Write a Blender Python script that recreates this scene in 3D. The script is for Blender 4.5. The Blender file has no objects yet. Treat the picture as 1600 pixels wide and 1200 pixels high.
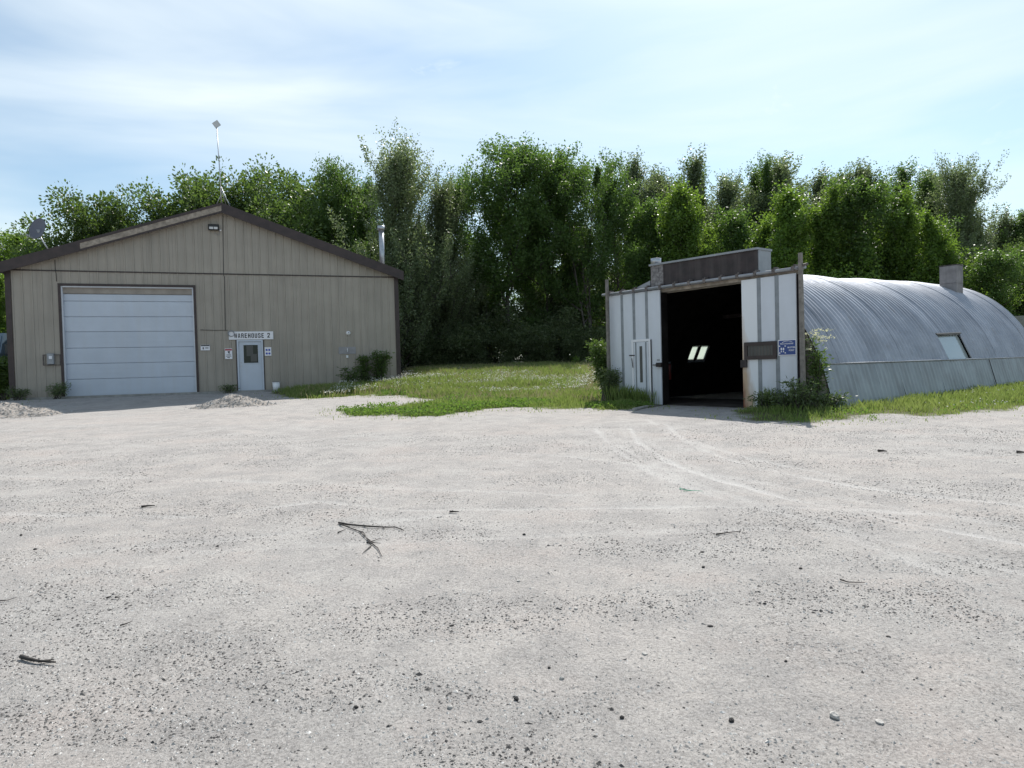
import bpy, math, random
import numpy as np
from mathutils import Vector, Matrix

random.seed(7)
sc = bpy.context.scene
COL = sc.collection

# ------------------------------------------------------------------ camera
EYE, SLOPE, FPX = 1.6, .0265, 1067.0
PITCH, ROLL = -math.atan(26 / 1067.0), .0265
_f = Vector((0, math.cos(PITCH), math.sin(PITCH))); _r = Vector((1, 0, 0)); _u = _r.cross(_f)
CR = _r * math.cos(ROLL) - _u * math.sin(ROLL)
CU = _r * math.sin(ROLL) + _u * math.cos(ROLL)
CF = _f
cam_d = bpy.data.cameras.new('camera'); cam = bpy.data.objects.new('camera', cam_d); COL.objects.link(cam)
cam_d.sensor_width = 36; cam_d.lens = 36 * FPX / 1600; cam_d.clip_start = .05; cam_d.clip_end = 3000
m3 = Matrix((CR, CU, -CF)).transposed()
cam.matrix_world = Matrix.Translation((0, 0, EYE)) @ m3.to_4x4()
sc.camera = cam

# ------------------------------------------------------------------ light
SUN_AZ, SUN_EL = math.radians(21), math.radians(51)
S = Vector((math.sin(SUN_AZ) * math.cos(SUN_EL), math.cos(SUN_AZ) * math.cos(SUN_EL), math.sin(SUN_EL)))
sun_d = bpy.data.lights.new('sun', 'SUN'); sun_d.energy = 5.0; sun_d.angle = math.radians(.5); sun_d.color = (1, .955, .90)
sun = bpy.data.objects.new('sun', sun_d); COL.objects.link(sun)
sun.rotation_mode = 'QUATERNION'; sun.rotation_quaternion = S.to_track_quat('Z', 'Y'); sun.location = (10, 30, 60)

world = bpy.data.worlds.new('World'); sc.world = world; world.use_nodes = True
wn, wl = world.node_tree.nodes, world.node_tree.links
wn.clear()
w_out = wn.new('ShaderNodeOutputWorld'); w_bg = wn.new('ShaderNodeBackground'); w_bg.inputs[1].default_value = .108
sky = wn.new('ShaderNodeTexSky'); sky.sky_type = 'NISHITA'; sky.sun_disc = False
sky.sun_elevation = SUN_EL; sky.sun_rotation = SUN_AZ; sky.air_density = 1.0; sky.dust_density = 1.2; sky.ozone_density = 1.0
tc = wn.new('ShaderNodeTexCoord'); mp = wn.new('ShaderNodeMapping'); mp.inputs['Scale'].default_value = (1.0, 1.0, 5.5)
mp.inputs['Rotation'].default_value = (0.0, math.radians(-9), 0); mp.inputs['Location'].default_value = (.35, .1, .62)
nz = wn.new('ShaderNodeTexNoise'); nz.inputs['Scale'].default_value = 1.3; nz.inputs['Detail'].default_value = 5; nz.inputs['Roughness'].default_value = .5
nz.inputs['Distortion'].default_value = .5
rp = wn.new('ShaderNodeValToRGB'); rp.color_ramp.elements[0].position = .42; rp.color_ramp.elements[1].position = .74
rp.color_ramp.elements[0].color = (.04, .04, .04, 1); rp.color_ramp.elements[1].color = (.85, .85, .85, 1)
mx = wn.new('ShaderNodeMix'); mx.data_type = 'RGBA'; mx.inputs[7].default_value = (7.0, 7.7, 8.0, 1)
wl.new(tc.outputs['Generated'], mp.inputs[0]); wl.new(mp.outputs[0], nz.inputs['Vector']); wl.new(nz.outputs[0], rp.inputs[0])
tint = wn.new('ShaderNodeMix'); tint.data_type = 'RGBA'; tint.blend_type = 'MULTIPLY'; tint.inputs[0].default_value = 1; tint.inputs[7].default_value = (.90, 1.02, 1.0, 1)
wl.new(sky.outputs[0], tint.inputs[6])
nz2 = wn.new('ShaderNodeTexNoise'); nz2.inputs['Scale'].default_value = 6.5; nz2.inputs['Detail'].default_value = 5; nz2.inputs['Roughness'].default_value = .6; nz2.inputs['Distortion'].default_value = .4
mp2 = wn.new('ShaderNodeMapping'); mp2.inputs['Scale'].default_value = (1, 1, 2.2); wl.new(tc.outputs['Generated'], mp2.inputs[0]); wl.new(mp2.outputs[0], nz2.inputs['Vector'])
rp2 = wn.new('ShaderNodeMapRange'); rp2.inputs[1].default_value = .60; rp2.inputs[2].default_value = .74; rp2.inputs[4].default_value = .6; wl.new(nz2.outputs[0], rp2.inputs[0])
mxf = wn.new('ShaderNodeMath'); mxf.operation = 'MAXIMUM'; wl.new(rp.outputs[0], mxf.inputs[0]); wl.new(rp2.outputs[0], mxf.inputs[1])
wl.new(mxf.outputs[0], mx.inputs[0]); wl.new(tint.outputs[2], mx.inputs[6]); wl.new(mx.outputs[2], w_bg.inputs[0]); wl.new(w_bg.outputs[0], w_out.inputs[0])

sc.view_settings.view_transform = 'Standard'; sc.view_settings.look = 'None'
sc.view_settings.exposure = 0.42; sc.view_settings.gamma = 1.0; sc.view_settings.use_curve_mapping = False
sc.render.engine = 'CYCLES'
sc.cycles.max_bounces = 8; sc.cycles.diffuse_bounces = 4; sc.cycles.transmission_bounces = 5

# ------------------------------------------------------------------ measuring helpers (pixels of the photograph -> real points)
def ray(px, py):
    return CF + CR * ((px - 800) / FPX) - CU * ((py - 600) / FPX)
def hor(px):
    lo, hi = 300., 900.
    for _ in range(40):
        m = (lo + hi) / 2
        if ray(px, m).z > 0: lo = m
        else: hi = m
    return lo
def hpt(px, Y):
    d = ray(px, hor(px)); return Vector((0, 0, EYE)) + d * (Y / d.y)
def gpt(px, py):
    d = ray(px, py); t = -EYE / (d.z - SLOPE * d.y); p = Vector((0, 0, EYE)) + d * t
    return p

class Frame:
    def __init__(s, L, R, z):
        u = R - L; u.z = 0; s.w = u.length; s.u = u.normalized(); s.n = Vector((-s.u.y, s.u.x, 0)); s.o = Vector((L.x, L.y, z))
        s.rz = math.atan2(s.u.y, s.u.x)
    def tz(s, px, py, dn=0.):
        d = ray(px, py); c = Vector((0, 0, EYE)); p0 = s.o + s.n * dn
        p = c + d * ((p0 - c).dot(s.n) / d.dot(s.n)); q = p - s.o
        return q.dot(s.u), q.z
    def world(s, t, dn, z): return s.o + s.u * t + s.n * dn + Vector((0, 0, z))
    def local(s, x, y):
        dx, dy = x - s.o.x, y - s.o.y
        return dx * s.u.x + dy * s.u.y, dx * s.n.x + dy * s.n.y
WF = Frame(hpt(18, 25.0), hpt(623, 29.8), .90)      # warehouse front
QF = Frame(hpt(955, 20.7), hpt(1247, 15.8), .45)    # quonset front
W_DEPTH, Q_LEN = 16., 14.6

# ------------------------------------------------------------------ numpy noise
def _hash(ix, iy, s):
    n = (ix.astype(np.int64) * 374761393 + iy.astype(np.int64) * 668265263 + s * 1442695041) & 0x7fffffff
    n = ((n ^ (n >> 13)) * 1274126177) & 0x7fffffff
    return ((n ^ (n >> 16)) & 0xffff) / 65535.0
def vnoise(x, y, sc_, seed=0):
    x = x / sc_; y = y / sc_; ix = np.floor(x); iy = np.floor(y); fx = x - ix; fy = y - iy
    fx = fx * fx * (3 - 2 * fx); fy = fy * fy * (3 - 2 * fy)
    a = _hash(ix, iy, seed); b = _hash(ix + 1, iy, seed); c = _hash(ix, iy + 1, seed); d = _hash(ix + 1, iy + 1, seed)
    return (a + (b - a) * fx) * (1 - fy) + (c + (d - c) * fx) * fy
def fbm(x, y, sc_, seed=0, o=4):
    r = 0; a = .5
    for i in range(o):
        r = r + a * vnoise(x, y, sc_ / 2 ** i, seed + i * 17); a *= .5
    return r
def sstep(a, b, x):
    t = np.clip((x - a) / (b - a), 0, 1); return t * t * (3 - 2 * t)

def rect_dist(fr, x, y, x0, x1, y0, y1):
    dx, dy = x - fr.o.x, y - fr.o.y
    t = dx * fr.u.x + dy * fr.u.y; d = dx * fr.n.x + dy * fr.n.y
    ax = np.maximum(np.maximum(x0 - t, t - x1), 0); ay = np.maximum(np.maximum(y0 - d, d - y1), 0)
    return np.hypot(ax, ay)
def seg_dist(x, y, pts):
    best = np.full(np.shape(x), 1e9)
    for (x0, y0), (x1, y1) in zip(pts[:-1], pts[1:]):
        vx, vy = x1 - x0, y1 - y0; L = vx * vx + vy * vy + 1e-9
        t = np.clip(((x - x0) * vx + (y - y0) * vy) / L, 0, 1)
        best = np.minimum(best, np.hypot(x - x0 - t * vx, y - y0 - t * vy))
    return best
def poly_sd(x, y, pts):
    ins = np.zeros(np.shape(x), bool); n = len(pts)
    for i in range(n):
        x0, y0 = pts[i]; x1, y1 = pts[(i + 1) % n]
        c = ((y0 > y) != (y1 > y)) & (x < (x1 - x0) * (y - y0) / (y1 - y0 + 1e-12) + x0); ins ^= c
    d = seg_dist(x, y, list(pts) + [pts[0]])
    return np.where(ins, d, -d)
def gp(l): return [tuple(gpt(a, b)[:2]) for a, b in l]
TRACKS = [gp(l) for l in (
    [(985, 668), (1000, 690), (1045, 718), (1120, 745), (1250, 778), (1420, 815), (1700, 860)],
    [(1040, 662), (1075, 690), (1130, 712), (1230, 738), (1400, 765), (1650, 790)],
    [(930, 668), (960, 700), (1020, 735), (1130, 775), (1300, 820), (1600, 890)],
    [(-100, 800), (300, 806), (500, 782), (640, 793), (800, 793), (950, 790), (1100, 787), (1350, 793), (1700, 812)],
    [(300, 860), (560, 846), (800, 838), (1000, 829), (1200, 822), (1400, 836)],
    [(1010, 655), (1040, 672), (1090, 690), (1180, 715), (1330, 745), (1500, 768), (1700, 780)],
    [(960, 690), (1000, 712), (1070, 745), (1190, 785), (1330, 835), (1500, 900), (1700, 1000)],
    [(700, 700), (900, 712), (1100, 735), (1350, 780), (1700, 835)],
    [(-100, 900), (150, 860), (420, 835), (700, 800)],
    [(-100, 742), (300, 745), (620, 760), (900, 770)])]
GRASS = [gp(l) for l in (
    [(560, 602), (625, 599), (640, 582), (940, 582), (944, 637), (870, 641), (800, 640), (740, 643), (700, 651), (640, 653), (596, 648), (590, 636), (686, 632), (694, 625), (600, 619), (560, 617)],
    [(412, 611), (600, 602), (600, 617), (545, 621), (480, 625), (428, 621)],
    [(1130, 637), (1180, 634), (1262, 636), (1300, 620), (1385, 612), (1700, 570), (1700, 632), (1600, 641), (1400, 653), (1270, 659), (1190, 656), (1128, 647)],
    [(-200, 585), (0, 596), (22, 610), (24, 630), (0, 633), (-200, 650)],
    [(935, 625), (1018, 627), (1016, 635), (980, 640), (935, 640)],
    [(520, 641), (590, 636), (596, 648), (545, 650)],
    [(30, 628), (50, 626), (56, 640), (34, 640)])]
def grassy(x, y):
    n = fbm(x, y, 1.3, 5) - .47 + (fbm(x, y, .35, 6) - .47) * .5
    g = np.full(np.shape(x), -9.)
    for i, p in enumerate(GRASS):
        d = poly_sd(x, y, p) + n * (1.6 if i < 5 else 1.0)
        if i == 5: d = d - .25
        g = np.maximum(g, d)
    g = np.maximum(g, y - 44 + n * 2)
    return g
def tracks(x, y):
    r = np.zeros(np.shape(x))
    for i, t in enumerate(TRACKS):
        w = .16 if i < 3 else .13
        d = seg_dist(x, y, t) + (fbm(x, y, .5, 31 + i) - .47) * .16
        r = np.maximum(r, np.exp(-(d / w) ** 2) * ((.9, .7, .5, .55, .3) + (.4,) * 20)[i] * (.55 + .45 * np.cos(d / .035)) * (.4 + 1.1 * fbm(x, y, 1.1, 55 + i)))
    return r
def height(x, y):
    x = np.asarray(x, float); y = np.asarray(y, float)
    b = SLOPE * np.minimum(y, 70) + 0 * x
    dw = rect_dist(WF, x, y, 0, WF.w, 0, W_DEPTH)
    b = b + (.875 - b) * (1 - sstep(.3, 3.6, dw))
    dq = rect_dist(QF, x, y, -.6, 6.7, 0, Q_LEN)
    tq = (x - QF.o.x) * QF.u.x + (y - QF.o.y) * QF.u.y; dq2 = (x - QF.o.x) * QF.n.x + (y - QF.o.y) * QF.n.y
    b = b + (.425 + .008 * np.clip(dq2, 0, 15) - b) * (1 - sstep(.1, 1.6, dq)) * np.where((tq > -1.5), 1, .6)
    k = sstep(1.0, 4.0, dw) * sstep(.3, 1.5, dq)
    b = b + k * ((fbm(x, y, 4.0, 3) - .47) * .10 + (fbm(x, y, .9, 4) - .47) * .035)
    b = b + (fbm(x, y, .22, 8, 3) - .44) * .016 * k
    b = b - k * tracks(x, y) * .022
    return b
def hz(x, y): return float(height(np.array([x]), np.array([y]))[0])
def ground(px, py):
    p = gpt(px, py); 
    for _ in range(6):
        z = hz(p.x, p.y); d = ray(px, py); p = Vector((0, 0, EYE)) + d * ((z - EYE) / d.z)
    p.z = hz(p.x, p.y); return p

# ------------------------------------------------------------------ materials
def nodes(name):
    m = bpy.data.materials.new(name); m.use_nodes = True; nt = m.node_tree; b = nt.nodes['Principled BSDF']
    return m, nt.nodes, nt.links, b
def mixc(N, L, fac, a, b, mode='MIX'):
    x = N.new('ShaderNodeMix'); x.data_type = 'RGBA'; x.blend_type = mode
    for i, v in ((0, fac), (6, a), (7, b)):
        if hasattr(v, 'is_linked') or hasattr(v, 'links'): L.new(v, x.inputs[i])
        elif i == 0: x.inputs[0].default_value = v
        else: x.inputs[i].default_value = (*v, 1)
    return x.outputs[2]
def ramp(N, L, src, p0, p1):
    r = N.new('ShaderNodeMapRange'); r.inputs[1].default_value = p0; r.inputs[2].default_value = p1
    L.new(src, r.inputs[0]); return r.outputs[0]
def noise(N, L, scale, detail=4, coord='Object', stretch=None, rough=.55):
    t = N.new('ShaderNodeTexCoord'); n = N.new('ShaderNodeTexNoise'); n.inputs['Scale'].default_value = scale
    n.inputs['Detail'].default_value = detail; n.inputs['Roughness'].default_value = rough
    src = t.outputs[coord]
    if stretch:
        mpn = N.new('ShaderNodeMapping'); mpn.inputs['Scale'].default_value = stretch; L.new(src, mpn.inputs[0]); src = mpn.outputs[0]
    L.new(src, n.inputs['Vector']); return n.outputs[0]
def mat(name, col, rough=.6, metal=0., var=.12, scale=3., streak=0., dirt=None, bump=.0, bscale=30., spec=.5, rnd=0.):
    m, N, L, b = nodes(name)
    c2 = tuple(c * (1 - var * 2) for c in col)
    c = mixc(N, L, ramp(N, L, noise(N, L, scale, 6), .35, .65), col, c2)
    if streak:
        s = ramp(N, L, noise(N, L, 5., 5, stretch=(1, 1, .06)), .45, .75)
        mu = N.new('ShaderNodeMath'); mu.operation = 'MULTIPLY'; L.new(s, mu.inputs[0]); mu.inputs[1].default_value = streak
        c = mixc(N, L, mu.outputs[0], c, dirt or tuple(k * .4 for k in col))
    if rnd:
        oi = N.new('ShaderNodeObjectInfo'); mr = N.new('ShaderNodeMapRange'); mr.inputs[3].default_value = 1 - rnd; mr.inputs[4].default_value = 1 + rnd
        L.new(oi.outputs['Random'], mr.inputs[0]); h = N.new('ShaderNodeHueSaturation'); L.new(mr.outputs[0], h.inputs['Value']); L.new(c, h.inputs['Color']); c = h.outputs[0]
    L.new(c, b.inputs['Base Color']); b.inputs['Roughness'].default_value = rough; b.inputs['Metallic'].default_value = metal
    b.inputs['Specular IOR Level'].default_value = spec
    if bump:
        bp = N.new('ShaderNodeBump'); bp.inputs['Strength'].default_value = bump; bp.inputs['Distance'].default_value = .01
        L.new(noise(N, L, bscale, 5), bp.inputs['Height']); L.new(bp.outputs[0], b.inputs['Normal'])
    return m

M = {}
M['siding'] = mat('beige_siding', (.345, .306, .258), .5, 0, .07, .9, streak=.55, dirt=(.215, .195, .165), bump=.15, bscale=12, rnd=.035)
M['brown'] = mat('brown_trim', (.045, .028, .026), .5, 0, .2, 4)
M['roof'] = mat('brown_roof', (.06, .042, .038), .45, 0, .2, 2)
M['wood'] = mat('bare_weathered_board', (.40, .34, .28), .85, 0, .25, 6, streak=.5, bump=.4)
M['door_white'] = mat('white_door_panel', (.50, .545, .62), .4, 0, .04, 1.2, streak=.25, dirt=(.46, .46, .46), rnd=.02)
M['door_tan'] = mat('tan_top_section', (.33, .29, .25), .6, 0, .12, 3)  # tan for the top door section, the others are white
M['white'] = mat('white_paint', (.62, .645, .70), .45, 0, .04, 2, streak=.18, dirt=(.5, .48, .45))
M['white_rust'] = None
M['grey'] = mat('grey_metal', (.30, .31, .33), .45, .3, .1, 4)
M['batten'] = mat('grey_batten', (.27, .29, .31), .55, .2, .12, 5)
M['galv'] = mat('galvanised_pipe', (.50, .52, .55), .38, .75, .12, 5)
M['black'] = mat('black_plastic', (.015, .015, .016), .5, 0, .1, 3)
M['signwhite'] = mat('sign_white', (.78, .77, .80), .5, 0, .03, 2, streak=.1)
M['ink'] = mat('black_ink', (.012, .012, .016), .5)
M['blue'] = mat('blue_sign_face', (.028, .065, .24), .45, 0, .05, 3)
M['bluep'] = mat('blue_print', (.04, .07, .42), .5)
M['red'] = mat('red_print', (.42, .03, .06), .5)
M['rust'] = mat('rusty_track_steel', (.20, .17, .16), .7, .2, .3, 14, bump=.3)
M['tar'] = mat('charred_brown_board', (.040, .026, .026), .6, 0, .3, 3, streak=.5, dirt=(.10, .085, .08), bump=.4, bscale=9)
M['peel'] = mat('peeling_grey_boards', (.30, .28, .28), .8, 0, .35, 12, streak=.4, dirt=(.09, .07, .065), bump=.5)
M['post'] = mat('weathered_timber', (.26, .235, .21), .85, 0, .2, 10, streak=.5, bump=.4)
M['block'] = mat('painted_concrete_block', (.42, .39, .33), .85, 0, .2, 3, streak=.4, dirt=(.16, .14, .11), bump=.5)
M['liner'] = mat('shade_dark_lining', (.020, .017, .016), .95, 0, .3, 2, spec=.1)  # darkness of the hut interior put into the colour
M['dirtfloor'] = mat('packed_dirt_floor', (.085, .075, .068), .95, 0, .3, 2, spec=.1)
M['concrete'] = mat('concrete', (.33, .32, .30), .85, 0, .15, 5, bump=.4)
M['bark'] = mat('bark', (.10, .088, .075), .9, 0, .3, 8, streak=.4, bump=.5)
M['palebark'] = mat('pale_bark', (.26, .25, .22), .85, 0, .3, 5, streak=.3, dirt=(.05, .045, .04), bump=.4)
M['dead'] = mat('dead_wood', (.045, .038, .033), .85, 0, .3, 30)
M['darkstone'] = mat('dark_clod', (.035, .033, .032), .9, 0, .3, 40, bump=.5, bscale=80)
M['palestone'] = mat('pale_stone', (.42, .405, .38), .85, 0, .12, 40, bump=.3, bscale=80)
M['chimney'] = mat('weathered_flue_panels', (.25, .235, .235), .75, 0, .2, 3, streak=.45, dirt=(.10, .09, .09), bump=.3)
M['bucket'] = mat('white_pail', (.78, .78, .80), .4, 0, .03, 3)
M['dish'] = mat('grey_dish_paint', (.10, .105, .135), .5, 0, .05, 2)
M['antenna'] = mat('pale_radome', (.55, .56, .56), .5)
M['greenstring'] = mat('green_twine', (.02, .38, .22), .6)
M['truckpaint'] = mat('blue_grey_truck_paint', (.10, .15, .20), .35)
M['rubber'] = mat('rubber', (.02, .02, .02), .8)
M['extred'] = mat('dull_red_paint', (.12, .015, .012), .6)
M['olive'] = mat('green_grey_sheet', (.20, .235, .23), .5, .3, .1, 3, streak=.3)

def galv_sheet():
    m, N, L, b = nodes('corrugated_galvanised_sheet')
    c = mixc(N, L, ramp(N, L, noise(N, L, 1.2, 6), .35, .65), (.44, .46, .50), (.33, .35, .39))
    c = mixc(N, L, ramp(N, L, noise(N, L, 2.2, 6, stretch=(1, 1.6, .5)), .62, .80), c, (.34, .325, .32))
    oi = N.new('ShaderNodeObjectInfo'); mr = N.new('ShaderNodeMapRange'); mr.inputs[3].default_value = .90; mr.inputs[4].default_value = 1.08
    L.new(oi.outputs['Random'], mr.inputs[0]); h = N.new('ShaderNodeHueSaturation'); L.new(mr.outputs[0], h.inputs['Value']); L.new(c, h.inputs['Color'])
    L.new(h.outputs[0], b.inputs['Base Color']); b.inputs['Metallic'].default_value = .55
    L.new(ramp(N, L, noise(N, L, 6, 4), -1.0, 1.2), b.inputs['Roughness'])
    bp = N.new('ShaderNodeBump'); bp.inputs['Strength'].default_value = .25; bp.inputs['Distance'].default_value = .01
    L.new(noise(N, L, 3.5, 4), bp.inputs['Height']); L.new(bp.outputs[0], b.inputs['Normal'])
    return m
M['galvsheet'] = galv_sheet()
M['lowsheet'] = mat('weathered_wall_sheet', (.30, .32, .33), .5, .45, .12, 1.5, streak=.55, dirt=(.15, .14, .14), bump=.3, bscale=4, rnd=.08)

def rust_white():
    m, N, L, b = nodes('white_paint_with_rust')
    t = N.new('ShaderNodeTexCoord'); sx = N.new('ShaderNodeSeparateXYZ'); L.new(t.outputs['Object'], sx.inputs[0])
    # object origin is on the door's lower inner corner: rust has eaten up from there
    n = noise(N, L, 4., 6, stretch=(1.6, 1, .4))
    def lin(a, k, c_):
        q = N.new('ShaderNodeMath'); q.operation = 'MULTIPLY_ADD'; L.new(a, q.inputs[0]); q.inputs[1].default_value = k; q.inputs[2].default_value = c_; return q.outputs[0]
    def add(a, b_):
        q = N.new('ShaderNodeMath'); q.operation = 'ADD'; L.new(a, q.inputs[0]); L.new(b_, q.inputs[1]); return q.outputs[0]
    v = add(add(lin(sx.outputs['X'], -2.6, 1.25), lin(sx.outputs['Z'], -.42, 0.)), lin(n, 1.0, -.5))
    c = mixc(N, L, ramp(N, L, v, .15, .75), (.74, .75, .77), (.50, .36, .24))
    c = mixc(N, L, ramp(N, L, v, .85, 1.15), c, (.22, .075, .035))
    L.new(c, b.inputs['Base Color']); b.inputs['Roughness'].default_value = .6
    return m
M['white_rust'] = rust_white()

def glass(name, col, rough=.06, spec=.35):
    m, N, L, b = nodes(name); b.inputs['Base Color'].default_value = (*col, 1); b.inputs['Roughness'].default_value = rough
    b.inputs['Specular IOR Level'].default_value = spec; return m
M['glass'] = glass('dark_window_glass', (.012, .018, .018))
M['dullglass'] = glass('dusty_pane', (.075, .075, .07), .35, .4)
M['slatmat'] = mat('faded_blind', (.10, .09, .08), .8)
M['bluglass'] = glass('sky_reflecting_windscreen', (.12, .17, .22), .1)
M['lamp'] = glass('floodlight_lens', (.55, .55, .55), .2)
def translucent_sheet():
    m, N, L, b = nodes('milky_plastic_pane'); o = N['Material Output']
    tr = N.new('ShaderNodeBsdfTranslucent'); tr.inputs[0].default_value = (.80, .86, .80, 1)
    ms = N.new('ShaderNodeMixShader'); ms.inputs[0].default_value = .75; b.inputs['Base Color'].default_value = (.7, .75, .7, 1); b.inputs['Roughness'].default_value = .4
    L.new(b.outputs[0], ms.inputs[1]); L.new(tr.outputs[0], ms.inputs[2]); L.new(ms.outputs[0], o.inputs[0]); return m
M['milky'] = translucent_sheet()

def leafmat(name, c0, c1, trans=.38, tcol=(.16, .26, .03), rough=.42):
    m, N, L, b = nodes(name); o = N['Material Output']
    at = N.new('ShaderNodeAttribute'); at.attribute_name = 'rnd'
    c = mixc(N, L, at.outputs['Fac'], c0, c1)
    oi = N.new('ShaderNodeObjectInfo'); mr = N.new('ShaderNodeMapRange'); mr.inputs[3].default_value = .8; mr.inputs[4].default_value = 1.2
    L.new(oi.outputs['Random'], mr.inputs[0]); h = N.new('ShaderNodeHueSaturation'); L.new(mr.outputs[0], h.inputs['Value']); L.new(c, h.inputs['Color']); c = h.outputs[0]
    L.new(c, b.inputs['Base Color']); b.inputs['Roughness'].default_value = rough; b.inputs['Specular IOR Level'].default_value = .32
    tr = N.new('ShaderNodeBsdfTranslucent'); c2 = mixc(N, L, .65, c, tcol); L.new(c2, tr.inputs[0])
    ms = N.new('ShaderNodeMixShader'); ms.inputs[0].default_value = trans
    L.new(b.outputs[0], ms.inputs[1]); L.new(tr.outputs[0], ms.inputs[2]); L.new(ms.outputs[0], o.inputs[0]); return m
M['leaf_mid'] = leafmat('mid_green_leaves', (.055, .100, .028), (.115, .165, .055), .40)
M['leaf_grey'] = leafmat('grey_green_leaves', (.085, .115, .055), (.19, .225, .13), .42, (.24, .33, .10), .36)
M['leaf_bright'] = leafmat('fresh_green_leaves', (.060, .115, .022), (.12, .19, .038), .45, (.26, .42, .04))
M['leaf_dark'] = leafmat('dark_undergrowth_leaves', (.055, .085, .035), (.17, .20, .11), .38)
M['leaf_aspen'] = leafmat('poplar_leaves', (.050, .095, .026), (.095, .155, .045), .42, (.18, .32, .04))
M['grass'] = leafmat('grass_blades', (.12, .19, .045), (.28, .30, .12), .40, (.34, .44, .09), .6)
M['straw'] = leafmat('dry_stalks', (.26, .25, .12), (.42, .38, .24), .3, (.4, .36, .16), .7)
M['clover'] = leafmat('broad_weed_leaves', (.07, .125, .028), (.13, .19, .05), .42, (.22, .40, .04), .85)
M['petal'] = leafmat('white_seed_heads', (.55, .56, .50), (.75, .75, .70), .3, (.6, .6, .5), .8)
M['cream'] = leafmat('cream_blossom', (.52, .52, .32), (.68, .68, .48), .3, (.6, .6, .4), .7)

def ground_mat():
    m, N, L, b = nodes('gravel_and_soil')
    g = N.new('ShaderNodeAttribute'); g.attribute_name = 'grassy'; t = N.new('ShaderNodeAttribute'); t.attribute_name = 'track'
    big = ramp(N, L, noise(N, L, .35, 5), .35, .65)
    mid = ramp(N, L, noise(N, L, 2.2, 8, rough=.72), .42, .60)
    c = mixc(N, L, big, (.375, .362, .342), (.39, .355, .325))
    c = mixc(N, L, mid, c, (.275, .26, .247))
    pk = ramp(N, L, noise(N, L, .8, 6, rough=.65, stretch=(1, 1.5, 1)), .52, .68)
    c = mixc(N, L, pk, c, (.385, .34, .31))
    fine = noise(N, L, 62, 6, rough=.85)
    c = mixc(N, L, ramp(N, L, fine, .40, .60), mixc(N, L, .6, c, (.15, .145, .14)), mixc(N, L, .28, c, (.60, .58, .56)))
    vfine = noise(N, L, 190, 3, rough=.8)
    c = mixc(N, L, ramp(N, L, vfine, .58, .70), c, mixc(N, L, .45, c, (.12, .115, .11)))
    # compacted wheel marks are paler and smoother
    c = mixc(N, L, t.outputs['Fac'], c, (.46, .45, .435))
    # clusters of dark crumbs
    clus = ramp(N, L, noise(N, L, .9, 5, rough=.6), .50, .64)
    crumb = ramp(N, L, noise(N, L, 40, 5, rough=.8), .54, .62)
    mu = N.new('ShaderNodeMath'); mu.operation = 'MULTIPLY'; L.new(clus, mu.inputs[0]); L.new(crumb, mu.inputs[1])
    c = mixc(N, L, mu.outputs[0], c, (.07, .066, .064))
    sp = ramp(N, L, noise(N, L, 75, 3, rough=.7), .66, .72)
    c = mixc(N, L, sp, c, (.07, .066, .064))
    clus2 = ramp(N, L, noise(N, L, .5, 4, stretch=(1, 1.7, 1)), .54, .70)
    damp = ramp(N, L, noise(N, L, 3.2, 6, rough=.7, stretch=(1, 1.4, 1)), .60, .78)
    mu2 = N.new('ShaderNodeMath'); mu2.operation = 'MULTIPLY'; L.new(clus2, mu2.inputs[0]); L.new(damp, mu2.inputs[1])
    mu3 = N.new('ShaderNodeMath'); mu3.operation = 'MULTIPLY'; mu3.inputs[1].default_value = .9; L.new(mu2.outputs[0], mu3.inputs[0])
    c = mixc(N, L, mu3.outputs[0], c, (.20, .185, .175))
    soil = mixc(N, L, ramp(N, L, noise(N, L, 6, 6), .35, .65), (.065, .085, .03), (.10, .085, .05))
    c = mixc(N, L, ramp(N, L, g.outputs['Fac'], .0, .35), c, soil)
    L.new(c, b.inputs['Base Color']); b.inputs['Roughness'].default_value = .92; b.inputs['Specular IOR Level'].default_value = .15
    bp = N.new('ShaderNodeBump'); bp.inputs['Strength'].default_value = .8; bp.inputs['Distance'].default_value = .012
    ad = N.new('ShaderNodeMath'); ad.operation = 'ADD'; L.new(fine, ad.inputs[0]); L.new(noise(N, L, 18, 5), ad.inputs[1])
    L.new(ad.outputs[0], bp.inputs['Height']); L.new(bp.outputs[0], b.inputs['Normal'])
    return m
M['ground'] = ground_mat()
def pebble_mat():
    m, N, L, b = nodes('pebbles'); at = N.new('ShaderNodeAttribute'); at.attribute_name = 'rnd'
    r = N.new('ShaderNodeValToRGB'); e = r.color_ramp.elements; e[0].position = 0; e[0].color = (.045, .043, .042, 1); e[1].position = 1; e[1].color = (.56, .55, .53, 1)
    for p, c in ((.16, (.10, .095, .09)), (.2, (.26, .245, .23)), (.6, (.36, .345, .325)), (.93, (.45, .44, .42))):
        x = e.new(p); x.color = (*c, 1)
    L.new(at.outputs['Fac'], r.inputs[0]); L.new(r.outputs[0], b.inputs['Base Color']); b.inputs['Roughness'].default_value = .85; return m
M['pebble'] = pebble_mat()
M['pile'] = mat('heaped_gravel', (.41, .375, .34), .95, 0, .28, 22, bump=1.0, bscale=26, spec=.1)

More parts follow.
